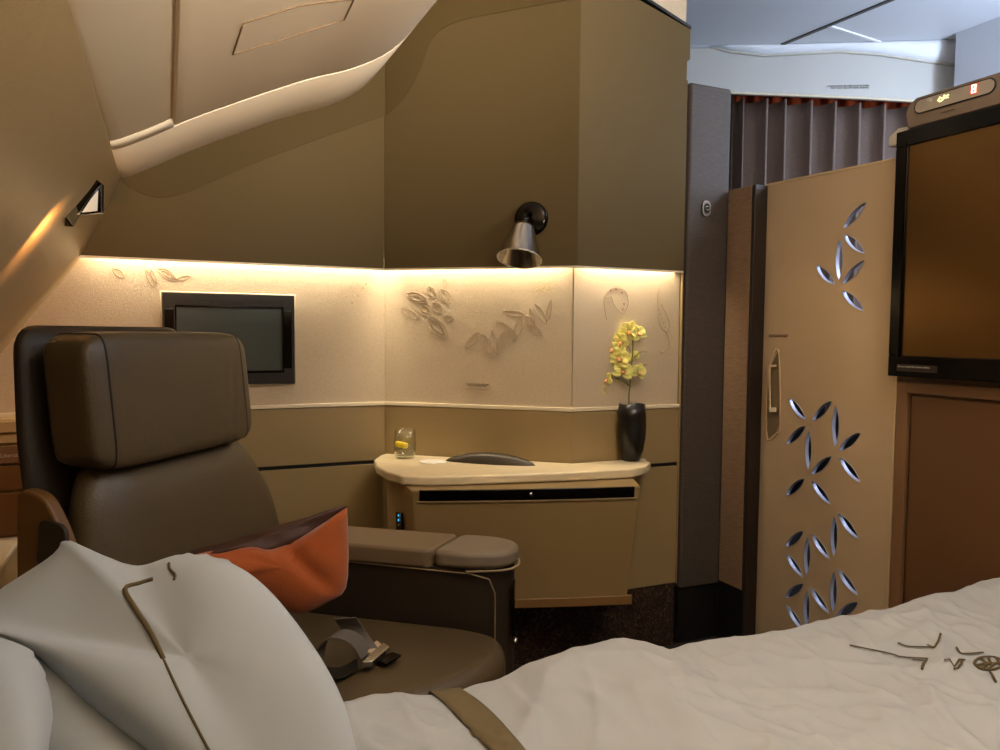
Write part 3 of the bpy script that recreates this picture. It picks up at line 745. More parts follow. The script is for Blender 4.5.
# ------------------------------------------------------------------ sliding door with petal cut-outs
XD = 1.905
dr = struct(thing('door_1', 'bronze sliding suite door with leaf-shaped cut-outs', 'door', (XD, 1.76, 0)))
P = []
P += [((866.6, 202), (843.8, 228.2)), ((843.8, 234.6), (864.6, 253.2)), ((840, 239.4), (839, 280.4)), ((864.6, 260.2), (842.6, 284)), ((816, 265.4), (834.9, 284.6)), ((842.2, 290.6), (863.7, 310.8))]
def zz(lst, ox, oy, s): return [((ox+a/s, oy+b_/s), (ox+c/s, oy+d/s)) for a, b_, c, d in lst]
P += zz([(152, 95, 245, 215), (385, 113, 280, 218), (408, 135, 403, 358), (245, 245, 142, 345), (262, 268, 258, 480), (540, 282, 425, 378), (383, 408, 278, 505), (240, 528, 140, 618), (425, 413, 538, 550), (275, 538, 380, 668)], 760, 380, 5.357)
P += zz([(418, 68, 530, 212), (400, 85, 395, 302), (275, 180, 372, 318), (235, 165, 137, 250), (257, 195, 250, 403), (138, 285, 232, 415), (415, 368, 525, 512), (398, 380, 392, 598), (268, 465, 370, 610), (235, 448, 135, 522), (253, 480, 248, 680), (138, 558, 232, 700), (527, 547, 412, 625), (372, 642, 275, 720)], 760, 500, 5.357)
door_out = [(2.03, .02), (1.494, .02), (1.494, 1.622), (2.03, 1.637)]
def lens_pts(p, q, hw, n=9):
    d = (q-p); L_ = d.length; d.normalize(); s = Vector((-d.y, d.x)); out = []
    for k in range(n): t_ = k/n; out.append(p+d*(L_*t_)+s*hw*sin(pi*t_)**.75)
    for k in range(n): t_ = 1-k/n; out.append(p+d*(L_*t_)-s*hw*sin(pi*t_)**.75)
    return out
cu = bpy.data.curves.new('door', 'CURVE'); cu.dimensions = '2D'; cu.fill_mode = 'BOTH'; cu.extrude = .006
def add_spl(pts):
    s_ = cu.splines.new('POLY'); s_.points.add(len(pts)-1)
    for i, p_ in enumerate(pts): s_.points[i].co = (p_[0], p_[1], 0, 1)
    s_.use_cyclic_u = True
add_spl([(-(y-1.76), z) for y, z in door_out])
lenses = []
for (a, b_) in P:
    p3, q3 = PX(*a, XD), PX(*b_, XD); p2 = Vector((-(p3.y-1.76), p3.z)); q2 = Vector((-(q3.y-1.76), q3.z))
    lp_ = lens_pts(p2, q2, .0136); lenses.append((p2, q2)); add_spl(lp_)
co_ = bpy.data.objects.new('tmp', cu); C.objects.link(co_)
dg = bpy.context.evaluated_depsgraph_get(); me = bpy.data.meshes.new_from_object(co_.evaluated_get(dg)); bpy.data.objects.remove(co_)
for v in me.vertices: v.co = Vector((.006-v.co.z, -v.co.x, v.co.y))
me.materials.clear(); me.materials.append(M_door)
fin('door_panel', me, dr)
for p2, q2 in lenses:
    outer = lens_pts(p2, q2, .0138, 12); c2 = (p2+q2)/2; inner = lens_pts(p2.lerp(c2, .03), q2.lerp(c2, .03), .0124, 12); n = len(outer)
    vs = []; fs = []
    for loop_, xx in ((outer, -.002), (inner, -.0015), (inner, .013), (outer, .013)):
        for p_ in loop_: vs.append(Vector((xx, -p_.x, p_.y)))
    for k in range(4):
        for i in range(n): fs.append((k*n+i, k*n+(i+1) % n, ((k+1) % 4)*n+(i+1) % n, ((k+1) % 4)*n+i))
    mesh('petal_liner', vs, fs, M_liner, dr, bevel=.0004)
def DL(v): return v-dr.location
prism('door_top_trim', [DL(Vector((XD-.002, 2.03, 1.637))), DL(Vector((XD-.002, 1.494, 1.622))), DL(Vector((XD-.002, 1.494, 1.628))), DL(Vector((XD-.002, 2.03, 1.643)))], (.026, 0, 0), M_dooredge, dr)
prism('door_edge_trim', [DL(Vector((XD-.003, 1.490, .02))), DL(Vector((XD-.003, 1.495, .02))), DL(Vector((XD-.003, 1.495, 1.625))), DL(Vector((XD-.003, 1.490, 1.625)))], (.026, 0, 0), M_dooredge, dr)
hd = [DL(PX(x, y, XD-.002)) for x, y in ((778.5, 350), (780, 424), (777, 433), (769, 440), (766.5, 432), (767, 385), (769.5, 366))]
tube('handle_rim', smoothpath(hd, 3, True), .0022, M_dooredge, dr, 6, True)
prism('handle_recess', [DL(PX(x, y, XD-.001)) for x, y in ((778, 352), (779.5, 424), (776.5, 432), (769, 438), (767.5, 431), (768, 386), (770, 368))], (-.0008, 0, 0), mat('handle_recess', rgb(128, 110, 84), .4, .3), dr)
tube('handle', [DL(PX(x, y, XD-.012)) for x, y in ((776, 366), (770.5, 366), (769.5, 372), (769.5, 409), (775, 410))], .004, M_dooredge, dr, 8)
prism('door_latch', [DL(PX(x, y, XD-.012)) for x, y in ((770, 407.5), (776.5, 407.5), (776.5, 412), (770, 412))], (-.004, 0, 0), M_trim, dr, bevel=.001)
text('door_notice', 'DOOR MUST BE OPEN AND LOCKED\nFOR TAXI, TAKEOFF AND LANDING', .0052, DL(PX(769, 335.5, XD-.0015)), (0, -1, 0), (0, 0, 1), M_txt, dr)

# ------------------------------------------------------------------ right-hand divider with the TV cabinet
wr = struct(box('wall_right', (1.915, -1.1, 0), (1.975, 1.486, 1.655), M_cab))
boxes('cabinet_frame', [((1.898, 1.452, 0), (1.915, 1.486, .995)), ((1.898, -1.1, .962), (1.915, 1.452, .995))], M_cabt, wr, .003)
box('cabinet_panel', (1.905, .2, .02), (1.915, 1.444, .955), M_cab, wr, .004)
# television
tv = thing('television', 'large black-framed television standing on the cabinet right of the sliding door', 'television', (1.86, .9, 1.35))
y1t = PX(893, 250, 1.86).y; z1t = 1.684; z0t = 1.010; y0t = .24
def TL(v): return Vector(v)-tv.location
lbx('housing', (1.868, y0t+.004, z0t+.004), (1.915, y1t-.004, z1t-.004), M_blackm, tv, .006)
def lbs(n, lst, mt_, par, bv=0): l = par.location; return boxes(n, [(tuple(a[i]-l[i] for i in range(3)), tuple(b_[i]-l[i] for i in range(3))) for a, b_ in lst], mt_, par, bv)
ys = 1.447; zs0, zs1 = 1.068, 1.640
lbs('bezel', [((1.856, y0t, zs1), (1.870, y1t, z1t)), ((1.856, y0t, z0t), (1.870, y1t, zs0)), ((1.856, ys, zs0), (1.870, y1t, zs1)), ((1.856, y0t, zs0), (1.870, .30, zs1))], M_black, tv, .003)
lbs('bezel_step', [((1.853, ys+.004, zs0-.006), (1.857, ys+.009, zs1+.01)), ((1.853, .30, zs0-.010), (1.857, ys+.009, zs0-.006))], M_chromed, tv)
lbx('screen', (1.862, .30, zs0), (1.866, ys, zs1), M_scr, tv, 0)
pq0 = PX(897, 364, 1.855); pq1 = PX(937, 371, 1.855)
lbx('label_plate', (1.8545, pq1.y, z0t+.015), (1.856, pq0.y, z0t+.034), M_dark, tv, 0)
text('label_print', 'Do not touch the screen surface', .0072, TL((1.854, pq0.y-.003, z0t+.026)), (0, -1, 0), (0, 0, 1), M_txtw, tv)
# sign unit above the TV
su = thing('sign_unit', 'grey-brown cabin sign housing with lit symbols above the television', 'sign', (1.90, 1.3, 1.69))
sg = [(1.462, 1.690), (1.472, 1.735), (1.460, 1.757), (1.44, 1.769), (.55, 1.769), (.50, 1.69)]
prism('housing', [Vector((1.872, y, z))-su.location for y, z in sg], (.09, 0, 0), M_sign, su, bevel=.004)
prism('bracket', [Vector((1.882, y, z))-su.location for y, z in ((1.53, 1.657), (1.462, 1.657), (1.462, 1.70), (1.50, 1.703), (1.53, 1.685))], (.05, 0, 0), mat('bracket_grey', rgb(176, 166, 150), .5), su, bevel=.003)
yc0, yc1, zc = 1.442, 1.225, 1.742
pl_ = []
for k in range(13): a = pi/2+pi*k/12; pl_.append(((yc0-.018)-.018*cos(a), zc+.018*sin(a)))
for k in range(13): a = -pi/2+pi*k/12; pl_.append(((yc1+.018)-.018*cos(a), zc+.018*sin(a)))
pl_ = [(y if True else y, z) for y, z in pl_]
prism('sign_window', [Vector((1.8715, y, z))-su.location for y, z in pl_], (-.002, 0, 0), M_pill, su)
tube('window_rim', [Vector((1.871, y, z))-su.location for y, z in pl_], .0022, M_blackm, su, 6, True)
def sgp(px, py): return PX(px, py, 1.869)-su.location
# seat-belt symbol, no-smoking style disc, digit
s1 = sgp(943, 98); s2 = sgp(931, 100); s3 = sgp(974, 89)
def stroke(name, c_, pts, r, mt_): return tube(name, [c_+Vector((-.001, -a, b2)) for a, b2 in pts], r, mt_, su, 5)
stroke('belt_symbol', s1, [(-.014, -.004), (-.008, .004), (0, -.002), (.004, .006), (.010, .002), (.016, .004)], .0022, M_glowy)
stroke('belt_symbol', s1, [(-.010, -.007), (-.002, -.006), (.004, -.001), (.015, -.003)], .0020, M_glowy)
stroke('fork_symbol', s2, [(-.012, .004), (-.004, -.004), (.004, .002)], .0012, mat('sym_grey', rgb(190, 180, 165), .5))
stroke('fork_symbol', s2, [(-.008, .006), (-.002, .001), (.003, -.005)], .0012, MATS['sym_grey'])
prism('red_light', [s3+Vector((0, -a, b2)) for a, b2 in ((-.009, -.013), (.011, -.013), (.011, .013), (-.009, .013))], (-.0008, 0, 0), mat('red_glass', rgb(190, 90, 60), .4, emit=rgb(220, 70, 40), estr=.35), su)
stroke('digit', s3+Vector((-.001, 0, 0)), [(-.004, .009), (.005, .009), (.005, -.009), (-.004, -.009), (-.004, .009)], .0022, mat('digit_white', rgb(255, 230, 220), .4, emit=(1, .85, .75, 1), estr=1.2))
stroke('digit', s3+Vector((-.001, 0, 0)), [(-.004, 0), (.005, 0)], .0018, MATS['digit_white'])
text('unit_print', 'FASTEN SEAT BELT', .0045, sgp(941, 113.5), (0, -1, 0), (0, 0, 1), M_txt, su)

# ------------------------------------------------------------------ cabin bulkhead, curtain
fa = DD(686, 50, 3.62); fb = DD(988, 58, 3.50)
fdv = Vector((fb.x-fa.x, fb.y-fa.y, 0)).normalized(); fnv = Vector((fdv.y, -fdv.x, 0))
if fnv.y > 0: fnv = -fnv
fd_d = fnv.dot(fa)
def PFn(x, y, off=0): return onplane(x, y, fnv, fd_d+off)
bk = thing('bulkhead', 'white curved bulkhead panel above the grey pleated curtain', 'bulkhead', (fa.x, fa.y, 2.3))
topl = [(640, 33), (690, 39), (703, 43), (730, 50), (765, 54), (800, 52), (840, 50), (880, 53), (920, 59), (990, 68)]
botl = [(990, 104), (912, 101), (870, 98.5), (800, 95.5), (735, 93), (690, 90), (640, 88)]
prism('fascia', [PFn(*q)-bk.location for q in spl2] if False else [PFn(*q)-bk.location for q in topl+botl], -fnv*.03, M_fascia, bk, bevel=.002)
# cove curve bridging to the ceiling
rows = []
xs_ = [640, 690, 703, 730, 765, 800, 840, 880, 920, 990]
for k in range(7):
    t_ = k/6; row = []
    for (x, y) in topl:
        p = PFn(x, y+1); q = p+fnv*(.03*sin(t_*pi/2)**1.0)
        q.z = p.z+(2.498-p.z)*(1-cos(t_*pi/2)) if True else q.z
        row.append(q-bk.location)
    rows.append(row)
nW = len(topl); mesh('cove', [v for r_ in rows for v in r_], [(k*nW+i, k*nW+i+1, (k+1)*nW+i+1, (k+1)*nW+i) for k in range(6) for i in range(nW-1)], M_ceil, bk, smooth=True, solid=.004)
tube('fascia_edge', [PFn(x, y, .004)-bk.location for x, y in botl[::-1]], .006, M_trim, bk, 6)
tube('cove_bead', [PFn(x, y+1.5, .004)-bk.location for x, y in topl], .007, mat('cove_bead', rgb(196, 190, 176), .5), bk, 6)
O_ = PFn(827, 87, .002); text('bulkhead_notice', 'CURTAIN MUST BE OPEN AND SECURED\n      FOR TAXI, TAKE-OFF AND LANDING', .0105, O_-bk.location, fdv, (0, 0, 1), M_txt, bk, sp=.95)
O_ = PFn(969, 63, .004)
prism('bulkhead_post', [PFn(x, y, .01)-bk.location for x, y in ((970, 48), (980, 48), (980, 80), (970, 80))], fnv*.03, mat('post_grey', rgb(120, 116, 110), .5), bk)
# curtain: accordion pleats
edges_px = [733, 742, 766, 784, 810, 833.5, 858, 882.5, 907, 931, 955]
ct = thing('curtain', 'grey-brown pleated curtain hanging under the white bulkhead', 'curtain', (PFn(733, 200).x, PFn(733, 200).y, .6))
prof = []
for i in range(len(edges_px)-1):
    e0, e1 = edges_px[i], edges_px[i+1]; wpx = e1-e0
    for f, d_ in ((.02, .0), (.06, -.055), (.25, -.045), (.5, -.028), (.72, -.008), (.86, .02), (.91, .042), (.95, .050), (.985, .045)):
        prof.append((e0+wpx*f, d_))
zt, zb = None, .75
vs = []; fs = []; nz_ = 14
for k in range(nz_+1):
    for (x, d_) in prof:
        q = PFn(x, 97+ (x-733)*.045+3, -.06)
        zt_ = q.z; z = zt_+(zb-zt_)*k/nz_
        wob = .006*noise.noise(Vector((x*.05, z*3, 0)))
        p = Vector((q.x, q.y, z))+fnv*(d_+wob)
        vs.append(p-ct.location)
np_ = len(prof)
for k in range(nz_):
    for i in range(np_-1): fs.append((k*np_+i, k*np_+i+1, (k+1)*np_+i+1, (k+1)*np_+i))
mesh('curtain_cloth', vs, fs, M_curt, ct, smooth=True, solid=.003)
vs = []; fs = []
for i in range(61):
    x = 733+230*i/60; q = PFn(x, 93, -.13+.02*sin(i*1.3))
    vs += [q-ct.location, Vector((q.x, q.y, .9))-ct.location]
fs = [(2*i, 2*i+2, 2*i+3, 2*i+1) for i in range(60)]
o = mesh('orange_lining', vs, fs, M_curto, ct, smooth=True, solid=.003); o['label'] = 'orange lining showing between the pleats'
wfa = struct(box('wall_far', (1.5, 4.2, 0), (5.2, 4.26, 2.5), MATS['aisle_wall']))
box('lower_panel', (1.5, 4.18, 0), (5.2, 4.2, 2.0), M_dark, wfa)  # second added dark backing behind the door cut-outs

# ------------------------------------------------------------------ swivel seat (local: +x forward, +y sitter's left)
st_ = thing('swivel_seat', 'dark brown leather swivel armchair with a tall headrest facing the bed', 'seat', (.017, 1.81, 0), radians(-38))
def rpoly(pts, r, n=4):
    """round polygon corners (2-D)"""
    out = []; m_ = len(pts)
    for i in range(m_):
        p = Vector(pts[i]); a = Vector(pts[i-1]); b_ = Vector(pts[(i+1) % m_])
        da = (a-p); db = (b_-p); rr_ = min(r, da.length*.45, db.length*.45)
        p0 = p+da.normalized()*rr_; p1 = p+db.normalized()*rr_
        for k in range(n+1):
            t_ = k/n; out.append(p0*(1-t_)**2+p*2*t_*(1-t_)+p1*t_**2)
    return out
# base
prism('pedestal', [Vector((p.x, p.y, .0)) for p in rpoly([(.02, -.12), (.40, -.12), (.52, .05), (.52, .22), (.02, .22)], .06)], (0, 0, .27), M_seatd, st_, bevel=.01)
cpts = rpoly([(-.0, -.235), (.46, -.235), (.60, -.13), (.70, .0), (.735, .12), (.70, .225), (.60, .25), (0, .25)], .08, 5)
prism('seat_cushion', [Vector((p.x, p.y, .28)) for p in cpts], (0, 0, .145), M_seat, st_, bevel=.04, seg=5)
bpts = rpoly([(-.31, .38), (.33, .38), (.355, .60), (.335, .70), (.27, .80), (.225, .86), (-.25, .86), (-.285, .80), (-.31, .66)], .05, 4)
def bx_(z): return .115-(z-.42)*.155      # recline line (front face)
def tiltp(y, z, off): return Vector((bx_(z)+off, y, z))
n = len(bpts); vs = [];
GX = 16
def cushion_sheet(name, poly, front, thick, puff, mt_, bev=.03, dish=0):
    # closed body: rings from centre to rim for the front, flat back
    c_ = sum(poly, Vector((0, 0)))/len(poly); rings = 12; m_ = len(poly); vs = []; fs = []
    for s in (0, 1):
        for j in range(rings+1):
            t_ = j/rings; t_ = 1-(1-t_)**1.6
            for i in range(m_):
                p = c_+(poly[i]-c_)*t_
                e = max(0, 1-t_**5)**.5
                off = front-(1-e)*thick*.5 + puff*(1-t_*t_) if s == 0 else front-thick*.5-(thick*.5)*e
                if s == 0: off -= dish*max(0, 1-(p.x/.26)**2)
                vs.append(Vector((bx_(p.y)+off, p.x, p.y)))
    R1 = (rings+1)*m_
    for s in (0, 1):
        for j in range(rings):
            for i in range(m_):
                a = s*R1+j*m_+i; b_ = s*R1+j*m_+(i+1) % m_; fs.append((a, b_, b_+m_, a+m_))
    for i in range(m_):
        a = rings*m_+i; b_ = rings*m_+(i+1) % m_; fs.append((a, b_, R1+b_, R1+a))
    o = mesh(name, vs, fs, mt_, st_, smooth=True)
    bm = bmesh.new(); bm.from_mesh(o.data); bmesh.ops.remove_doubles(bm, verts=bm.verts, dist=.0004); bmesh.ops.dissolve_degenerate(bm, edges=bm.edges, dist=.0001)
    bmesh.ops.recalc_face_normals(bm, faces=bm.faces)
    for f in bm.faces: f.smooth = True
    bm.to_mesh(o.data); bm.free(); return o
cushion_sheet('backrest', bpts, .0, .12, .012, M_seat, dish=.01)
# outer shell behind
shp = rpoly([(-.31, .30), (.25, .30), (.245, .9), (.205, 1.128), (-.275, 1.128), (-.305, .9)], .05, 5)
cushion_sheet('back_shell', shp, -.115, .065, 0, M_seatd)
# headrest cushion
def rbox(name, cx, cy, cz, hx, hy, hz, p, mt_, par, fn_=None, n=40, m_=24):
    vs = []; fs = []
    def sg_(v, e): return math.copysign(abs(v)**e, v)
    for i in range(m_+1):
        la = -pi/2+pi*i/m_
        for j in range(n):
            lo = 2*pi*j/n
            q = Vector((cx+hx*sg_(cos(la), p)*sg_(cos(lo), p), cy+hy*sg_(cos(la), p)*sg_(sin(lo), p), cz+hz*sg_(sin(la), p)))
            vs.append(fn_(q) if fn_ else q)
    for i in range(m_):
        for j in range(n): fs.append((i*n+j, i*n+(j+1) % n, (i+1)*n+(j+1) % n, (i+1)*n+j))
    o = mesh(name, vs, fs, mt_, par, smooth=True)
    bm = bmesh.new(); bm.from_mesh(o.data); bmesh.ops.remove_doubles(bm, verts=bm.verts, dist=.0003); bmesh.ops.recalc_face_normals(bm, faces=bm.faces)
    for f in bm.faces: f.smooth = True
    bm.to_mesh(o.data); bm.free(); return o
def hwr(q):
    # soft creases toward the sitter's left end, slight recline
    c_ = 0
    for y0, a in ((.075, .003), (.11, .0045), (.15, .004)):
        c_ += a*math.exp(-((q.y-y0-(q.z-.98)*.12)/.008)**2)*max(0, min(1, (1.08-q.z)*6))
    if q.x < .02: c_ = 0
    return Vector((q.x-c_-(q.z-.98)*.10, q.y, q.z))
HZ = .984
head = rbox('headrest', -.01, -.029, HZ, .062, .262, .133, .28, M_seat, st_, hwr, n=200, m_=48)
def hcs(yy, a):
    e = 2/.28; s_ = (1-abs((yy+.029)/.262)**e)**(.28/2)
    return hwr(Vector((-.01+.062*s_*math.copysign(abs(cos(a))**.28, cos(a)), yy, HZ+.133*s_*math.copysign(abs(sin(a))**.28, sin(a)))))
for yy, r_ in ((-.245, .0026), (.190, .0018)):
    tube('headrest_seam', [hcs(yy, 2*pi*k/48) for k in range(48)], r_, M_seatd, head, 6, True)
tube('headrest_piping', [hcs(-.277, pi*.52+pi*.95*k/40) for k in range(41)], .0016, M_pipe, head, 6)
# side wing on the near side
wg = rpoly([(-.085, .30), (.09, .30), (.065, .62), (.035, .75), (-.01, .825), (-.07, .835)], .05, 4)
prism('side_wing', [Vector((p.x, -.319, p.y)) for p in wg], (0, -.03, 0), M_brown, st_, bevel=.008)
wg = rpoly([(-.02, .70), (.055, .68), (.045, .775), (-.01, .785)], .015, 3)
prism('wing_pad', [Vector((p.x, -.349, p.y)) for p in wg], (0, -.010, 0), M_seatd, st_, bevel=.004)
# left arm (far side)
ain = [(.12, .265), (.50, .262), (.60, .262), (.665, .285), (.70, .325), (.70, .345), (.675, .385), (.60, .402), (.12, .402)]
ai = rpoly(ain, .03, 4)
prism('arm_side', [Vector((p.x, p.y, .12)) for p in ai], (0, 0, .435), M_seatd, st_, bevel=.006)
ap = rpoly([(.10, .255), (.508, .252), (.530, .40), (.525, .415), (.10, .415)], .02, 4)
prism('armrest_pad', [Vector((p.x, p.y, .550)) for p in ap], (0, 0, .046), M_seatl, st_, bevel=.0225, seg=5)
ac = rpoly([(.514, .250), (.60, .248), (.68, .27), (.712, .325), (.70, .385), (.64, .418), (.540, .418)], .03, 5)
o = prism('armrest_lid', [Vector((p.x, p.y, .556)) for p in ac], (0, 0, .042), mat('lid_leather', rgb(124, 110, 92), .5, bump=.2, bscale=260), st_, bevel=.014, seg=4); o['label'] = 'rounded grey-brown storage lid at the end of the arm'
tube('arm_piping', [Vector(q) for q in ((.26, .260, .548), (.46, .258, .547), (.61, .256, .546), (.655, .262, .535), (.668, .268, .50), (.668, .272, .38), (.667, .272, .16))], .0018, M_pipe, st_, 6)
tube('arm_trim', spl([Vector(q) for q in ((.60, .250, .552), (.685, .283, .553), (.71, .33, .553), (.70, .385, .553))], 4), .003, M_pipe, st_, 6)
prism('pull_tag', [Vector(q) for q in ((.235, .2565, .552), (.265, .2565, .552), (.262, .2565, .528), (.232, .2565, .528))], (0, -.003, 0), M_pipe, st_)
prism('seat_controls', [Vector(q) for q in ((.702, .305, .38), (.702, .325, .38), (.702, .325, .52), (.702, .305, .52))], (.004, -.003, 0), M_black, st_, bevel=.002)
lathe('control_knob', [(0, 0), (.010, 0), (.009, .008), (0, .010)], M_steel, st_, 16, Matrix.Translation(Vector((.700, .335, .36))) @ Matrix.Rotation(pi/2, 4, 'Y'))
tube('foot_ring', spl([Vector(q) for q in ((.62, .262, .24), (.69, .30, .24), (.706, .34, .24), (.68, .39, .24))], 5), .004, M_chromed, st_, 8)
# seat belt
bl = spl([Vector(q) for q in ((.18, .16, .40), (.20, .10, .455), (.235, .04, .475), (.285, .03, .46), (.315, .045, .432), (.34, .06, .430))], 6)
def ribbon(name, path, wv, th, mt_, par):
    vs = []; fs = []; n = len(path); wv = Vector(wv)
    for i, p in enumerate(path):
        t_ = (path[min(i+1, n-1)]-path[max(i-1, 0)]).normalized(); nn_ = wv.normalized().cross(t_).normalized()
        vs += [p+wv/2+nn_*th/2, p-wv/2+nn_*th/2, p-wv/2-nn_*th/2, p+wv/2-nn_*th/2]
    for i in range(n-1):
        for k in range(4): fs.append((4*i+k, 4*i+(k+1) % 4, 4*i+4+(k+1) % 4, 4*i+4+k))
    fs += [(0, 1, 2, 3), (4*n-1, 4*n-2, 4*n-3, 4*n-4)]
    return mesh(name, vs, fs, mt_, par, smooth=False, bevel=.0006)
sbelt = bpy.data.objects.new('seat_belt', None); C.objects.link(sbelt); sbelt.parent = st_; sbelt.location = (0, 0, 0)
bpy.data.objects.remove(sbelt)
# belt pieces placed by picture position on the cushion plane (z .43)
def SL(px, py, z): return local(st_, PZ(px, py, z))
b0 = SL(318, 668, .44); b1_ = SL(322, 645, .47); b2_ = SL(338, 634, .50); b3_ = SL(356, 640, .48); b4_ = SL(366, 655, .445)
ribbon('belt_webbing', spl([b0, b1_, b2_, b3_, b4_], 6), local(st_, st_.location+Vector((.03, .035, 0)))*1.0, .0025, M_belt, st_)
c0 = SL(372, 660, .438)
ribbon('belt_webbing', spl([SL(345, 618, .52), SL(352, 628, .49), SL(362, 642, .46), SL(372, 656, .44)], 5), local(st_, st_.location+Vector((.045, -.01, 0))), .0025, M_belt, st_)
ribbon('belt_webbing', spl([SL(322, 672, .432), SL(340, 673, .434), SL(358, 664, .436)], 5), local(st_, st_.location+Vector((.01, .05, 0))), .003, M_blackm, st_)
def bpl(name, pts, z, h, mt_, bv=.003): return prism(name, [SL(x, y, z) for x, y in pts], (0, 0, h), mt_, st_, bevel=bv)
bk_ = bpl('buckle', ((361, 668), (383, 648), (390, 652), (372, 668)), .436, .014, M_steel)
bpl('buckle_plate', ((364, 655), (377, 645), (383, 650), (370, 658)), .438, .012, mat('buckle_label', rgb(196, 170, 140), .5))
bpl('buckle_tongue', ((376, 661), (392, 654), (402, 657), (386, 666)), .434, .006, M_chromed)

# ------------------------------------------------------------------ orange cushion
cn = local(st_, st_.location)  # zero
def OC(x, y, d): return DD(x, y, d)
ocn = (RT*.25-FW*.9+Vector((0, 0, .25))).normalized()
ocl = [(347, 507, 1.60), (348.5, 545, 1.585), (347, 588, 1.57), (328, 602, 1.55), (297, 614, 1.53), (262, 600, 1.50), (225, 585, 1.46), (185, 575, 1.42), (186, 560, 1.43), (230, 545, 1.48), (290, 525, 1.54)]
def owr(q):
    s = (q-DD(300, 560, 1.54)); a = s.dot(RT); b_ = s.dot(UP)
    return .012*noise.noise(Vector((a*9+b_*7, b_*16, 1)))-.016*math.exp(-((a-.02+b_*.9)/.016)**2)
oc = thing('cushion', 'orange scatter cushion with a dark brown top edge leaning on the swivel seat', 'cushion', DD(275, 612, 1.53))
def OCl(l): return [DD(*q)-oc.location for q in l]
edge = [(347, 507, 1.60), (348.5, 545, 1.585), (346, 588, 1.57), (328, 602, 1.55), (297, 614, 1.53), (250, 600, 1.50), (205, 590, 1.46), (185, 578, 1.43)]
up_e = [(190, 556, 1.44), (215, 550, 1.47), (250, 546, 1.50), (271, 549, 1.52), (300, 537, 1.55), (325, 522, 1.575)]
def smp(l, k=3): return [Vector(p) for p in smoothpath(OCl(l), k)]
front = smp(edge)+smp(up_e)
def owr2(q): return owr(q+oc.location)
pillow('orange_cover', front, ocn, .05, M_orange, oc, rings=16, wr=owr2, k=1, back=.05, center=OCl([(285, 568, 1.53)])[0])
tb = [(348, 506, 1.60), (320, 515, 1.60), (286, 524, 1.58), (250, 535, 1.55), (218, 545, 1.52), (186, 553, 1.48), (186, 562, 1.44), (215, 556, 1.45), (250, 551, 1.49), (271, 554, 1.51), (302, 541, 1.54), (327, 525, 1.575)]
pillow('brown_border', [Vector(p) for p in OCl(tb)], (ocn+Vector((0, 0, .5))).normalized(), .022, M_cbrown, oc, rings=8, k=4, back=.05, wr=lambda q: .004*noise.noise(q*30), center=OCl([(262, 542, 1.53)])[0])

# ------------------------------------------------------------------ bed
bd = thing('bed', 'made-up bed platform along the foreground under the white duvet', 'bed', (.9, .2, 0))
lbx('base', (-.28, -1.05, .0), (1.895, 1.13, .33), M_desk2, bd, .01)
lbx('mattress', (-.27, -1.04, .33), (1.89, 1.135, .485), M_white, bd, .03)
YE = 1.168
EDG = [(300, 708), (350, 700), (372, 694), (395, 691), (430, 692), (455, 690), (472, 684), (500, 679), (520, 668), (545, 659), (575, 652), (600, 642), (620, 637), (640, 639), (655, 644), (666, 648), (680, 643), (720, 636), (770, 629), (830, 618), (890, 606), (925, 596), (950, 592), (975, 582), (1000, 575), (1030, 570)]
ez = sorted([(PY(x, y, YE).x, PY(x, y, YE).z) for x, y in EDG])
def edgez(x):
    if x <= ez[0][0]: return ez[0][1]
    if x >= ez[-1][0]: return ez[-1][1]
    for (x0, z0_), (x1, z1__) in zip(ez, ez[1:]):
        if x0 <= x <= x1: t_ = (x-x0)/(x1-x0); return z0_+(z1__-z0_)*t_
def ridge(x, y, ang, freq, seed):
    a = x*cos(ang)+y*sin(ang); b_ = -x*sin(ang)+y*cos(ang)
    v_ = noise.noise(Vector((a*freq, b_*freq*.28, seed))); return 1-abs(v_)*2.2
def duvz(x, y):
    e = edgez(x)-.522; d = max(0, YE-y)
    base_ = .522+e*math.exp(-(d/.28)**2)
    x2 = x+.05*noise.noise(Vector((x*4, y*4, 9.1))); y2 = y+.05*noise.noise(Vector((x*4, y*4, 4.4)))
    w_ = .017*max(0, ridge(x2, y2, 2.25, 3.0, 1.3))**3+.015*max(0, ridge(x2, y2, .45, 3.4, 7.7))**3+.010*max(0, ridge(x2, y2, 1.3, 6.5, 3.1))**3
    w_ += .006*max(0, ridge(x2, y2, 2.7, 11, 5.1))**3+.005*max(0, ridge(x2, y2, .2, 13, 8.1))**3 + .012*noise.noise(Vector((x*3, y*3, .5)))+ .004*noise.noise(Vector((x*14, y*14, 2.5)))
    fade = min(1, d/.06)*.85+.15
    return base_+(w_-.014)*fade
vs = []; fs = []; nx, ny = 300, 190; X0, X1, Y0 = -.05, 1.893, -.15
for j in range(ny+1):
    v_ = j/ny
    for i in range(nx+1):
        x = X0+(X1-X0)*i/nx
        if v_ < .86:
            y = Y0+(YE-.02-Y0)*(v_/.86); vs.append(Vector((x, y, duvz(x, y))))
        else:
            t_ = (v_-.86)/.14; zt_ = duvz(x, YE-.02); wob = .012*noise.noise(Vector((x*9, t_*1.5, 4)))
            a = min(1, t_*5)*pi/2
            y = YE-.02+.02*sin(a)+wob*t_*(1 if wob < 0 else .3); z = zt_-.02*(1-cos(a))-max(0, t_-.2)*.16
            vs.append(Vector((x, y, z)))
for j in range(ny):
    for i in range(nx): a = j*(nx+1)+i; fs.append((a, a+1, a+nx+2, a+nx+1))
dv = thing('duvet', 'rumpled white duvet with brown embroidery spread over the bed', 'duvet', (.9, .5, .52))
cov = mesh('duvet_cover', [v-dv.location for v in vs], fs, M_white, dv, smooth=True, solid=.006)
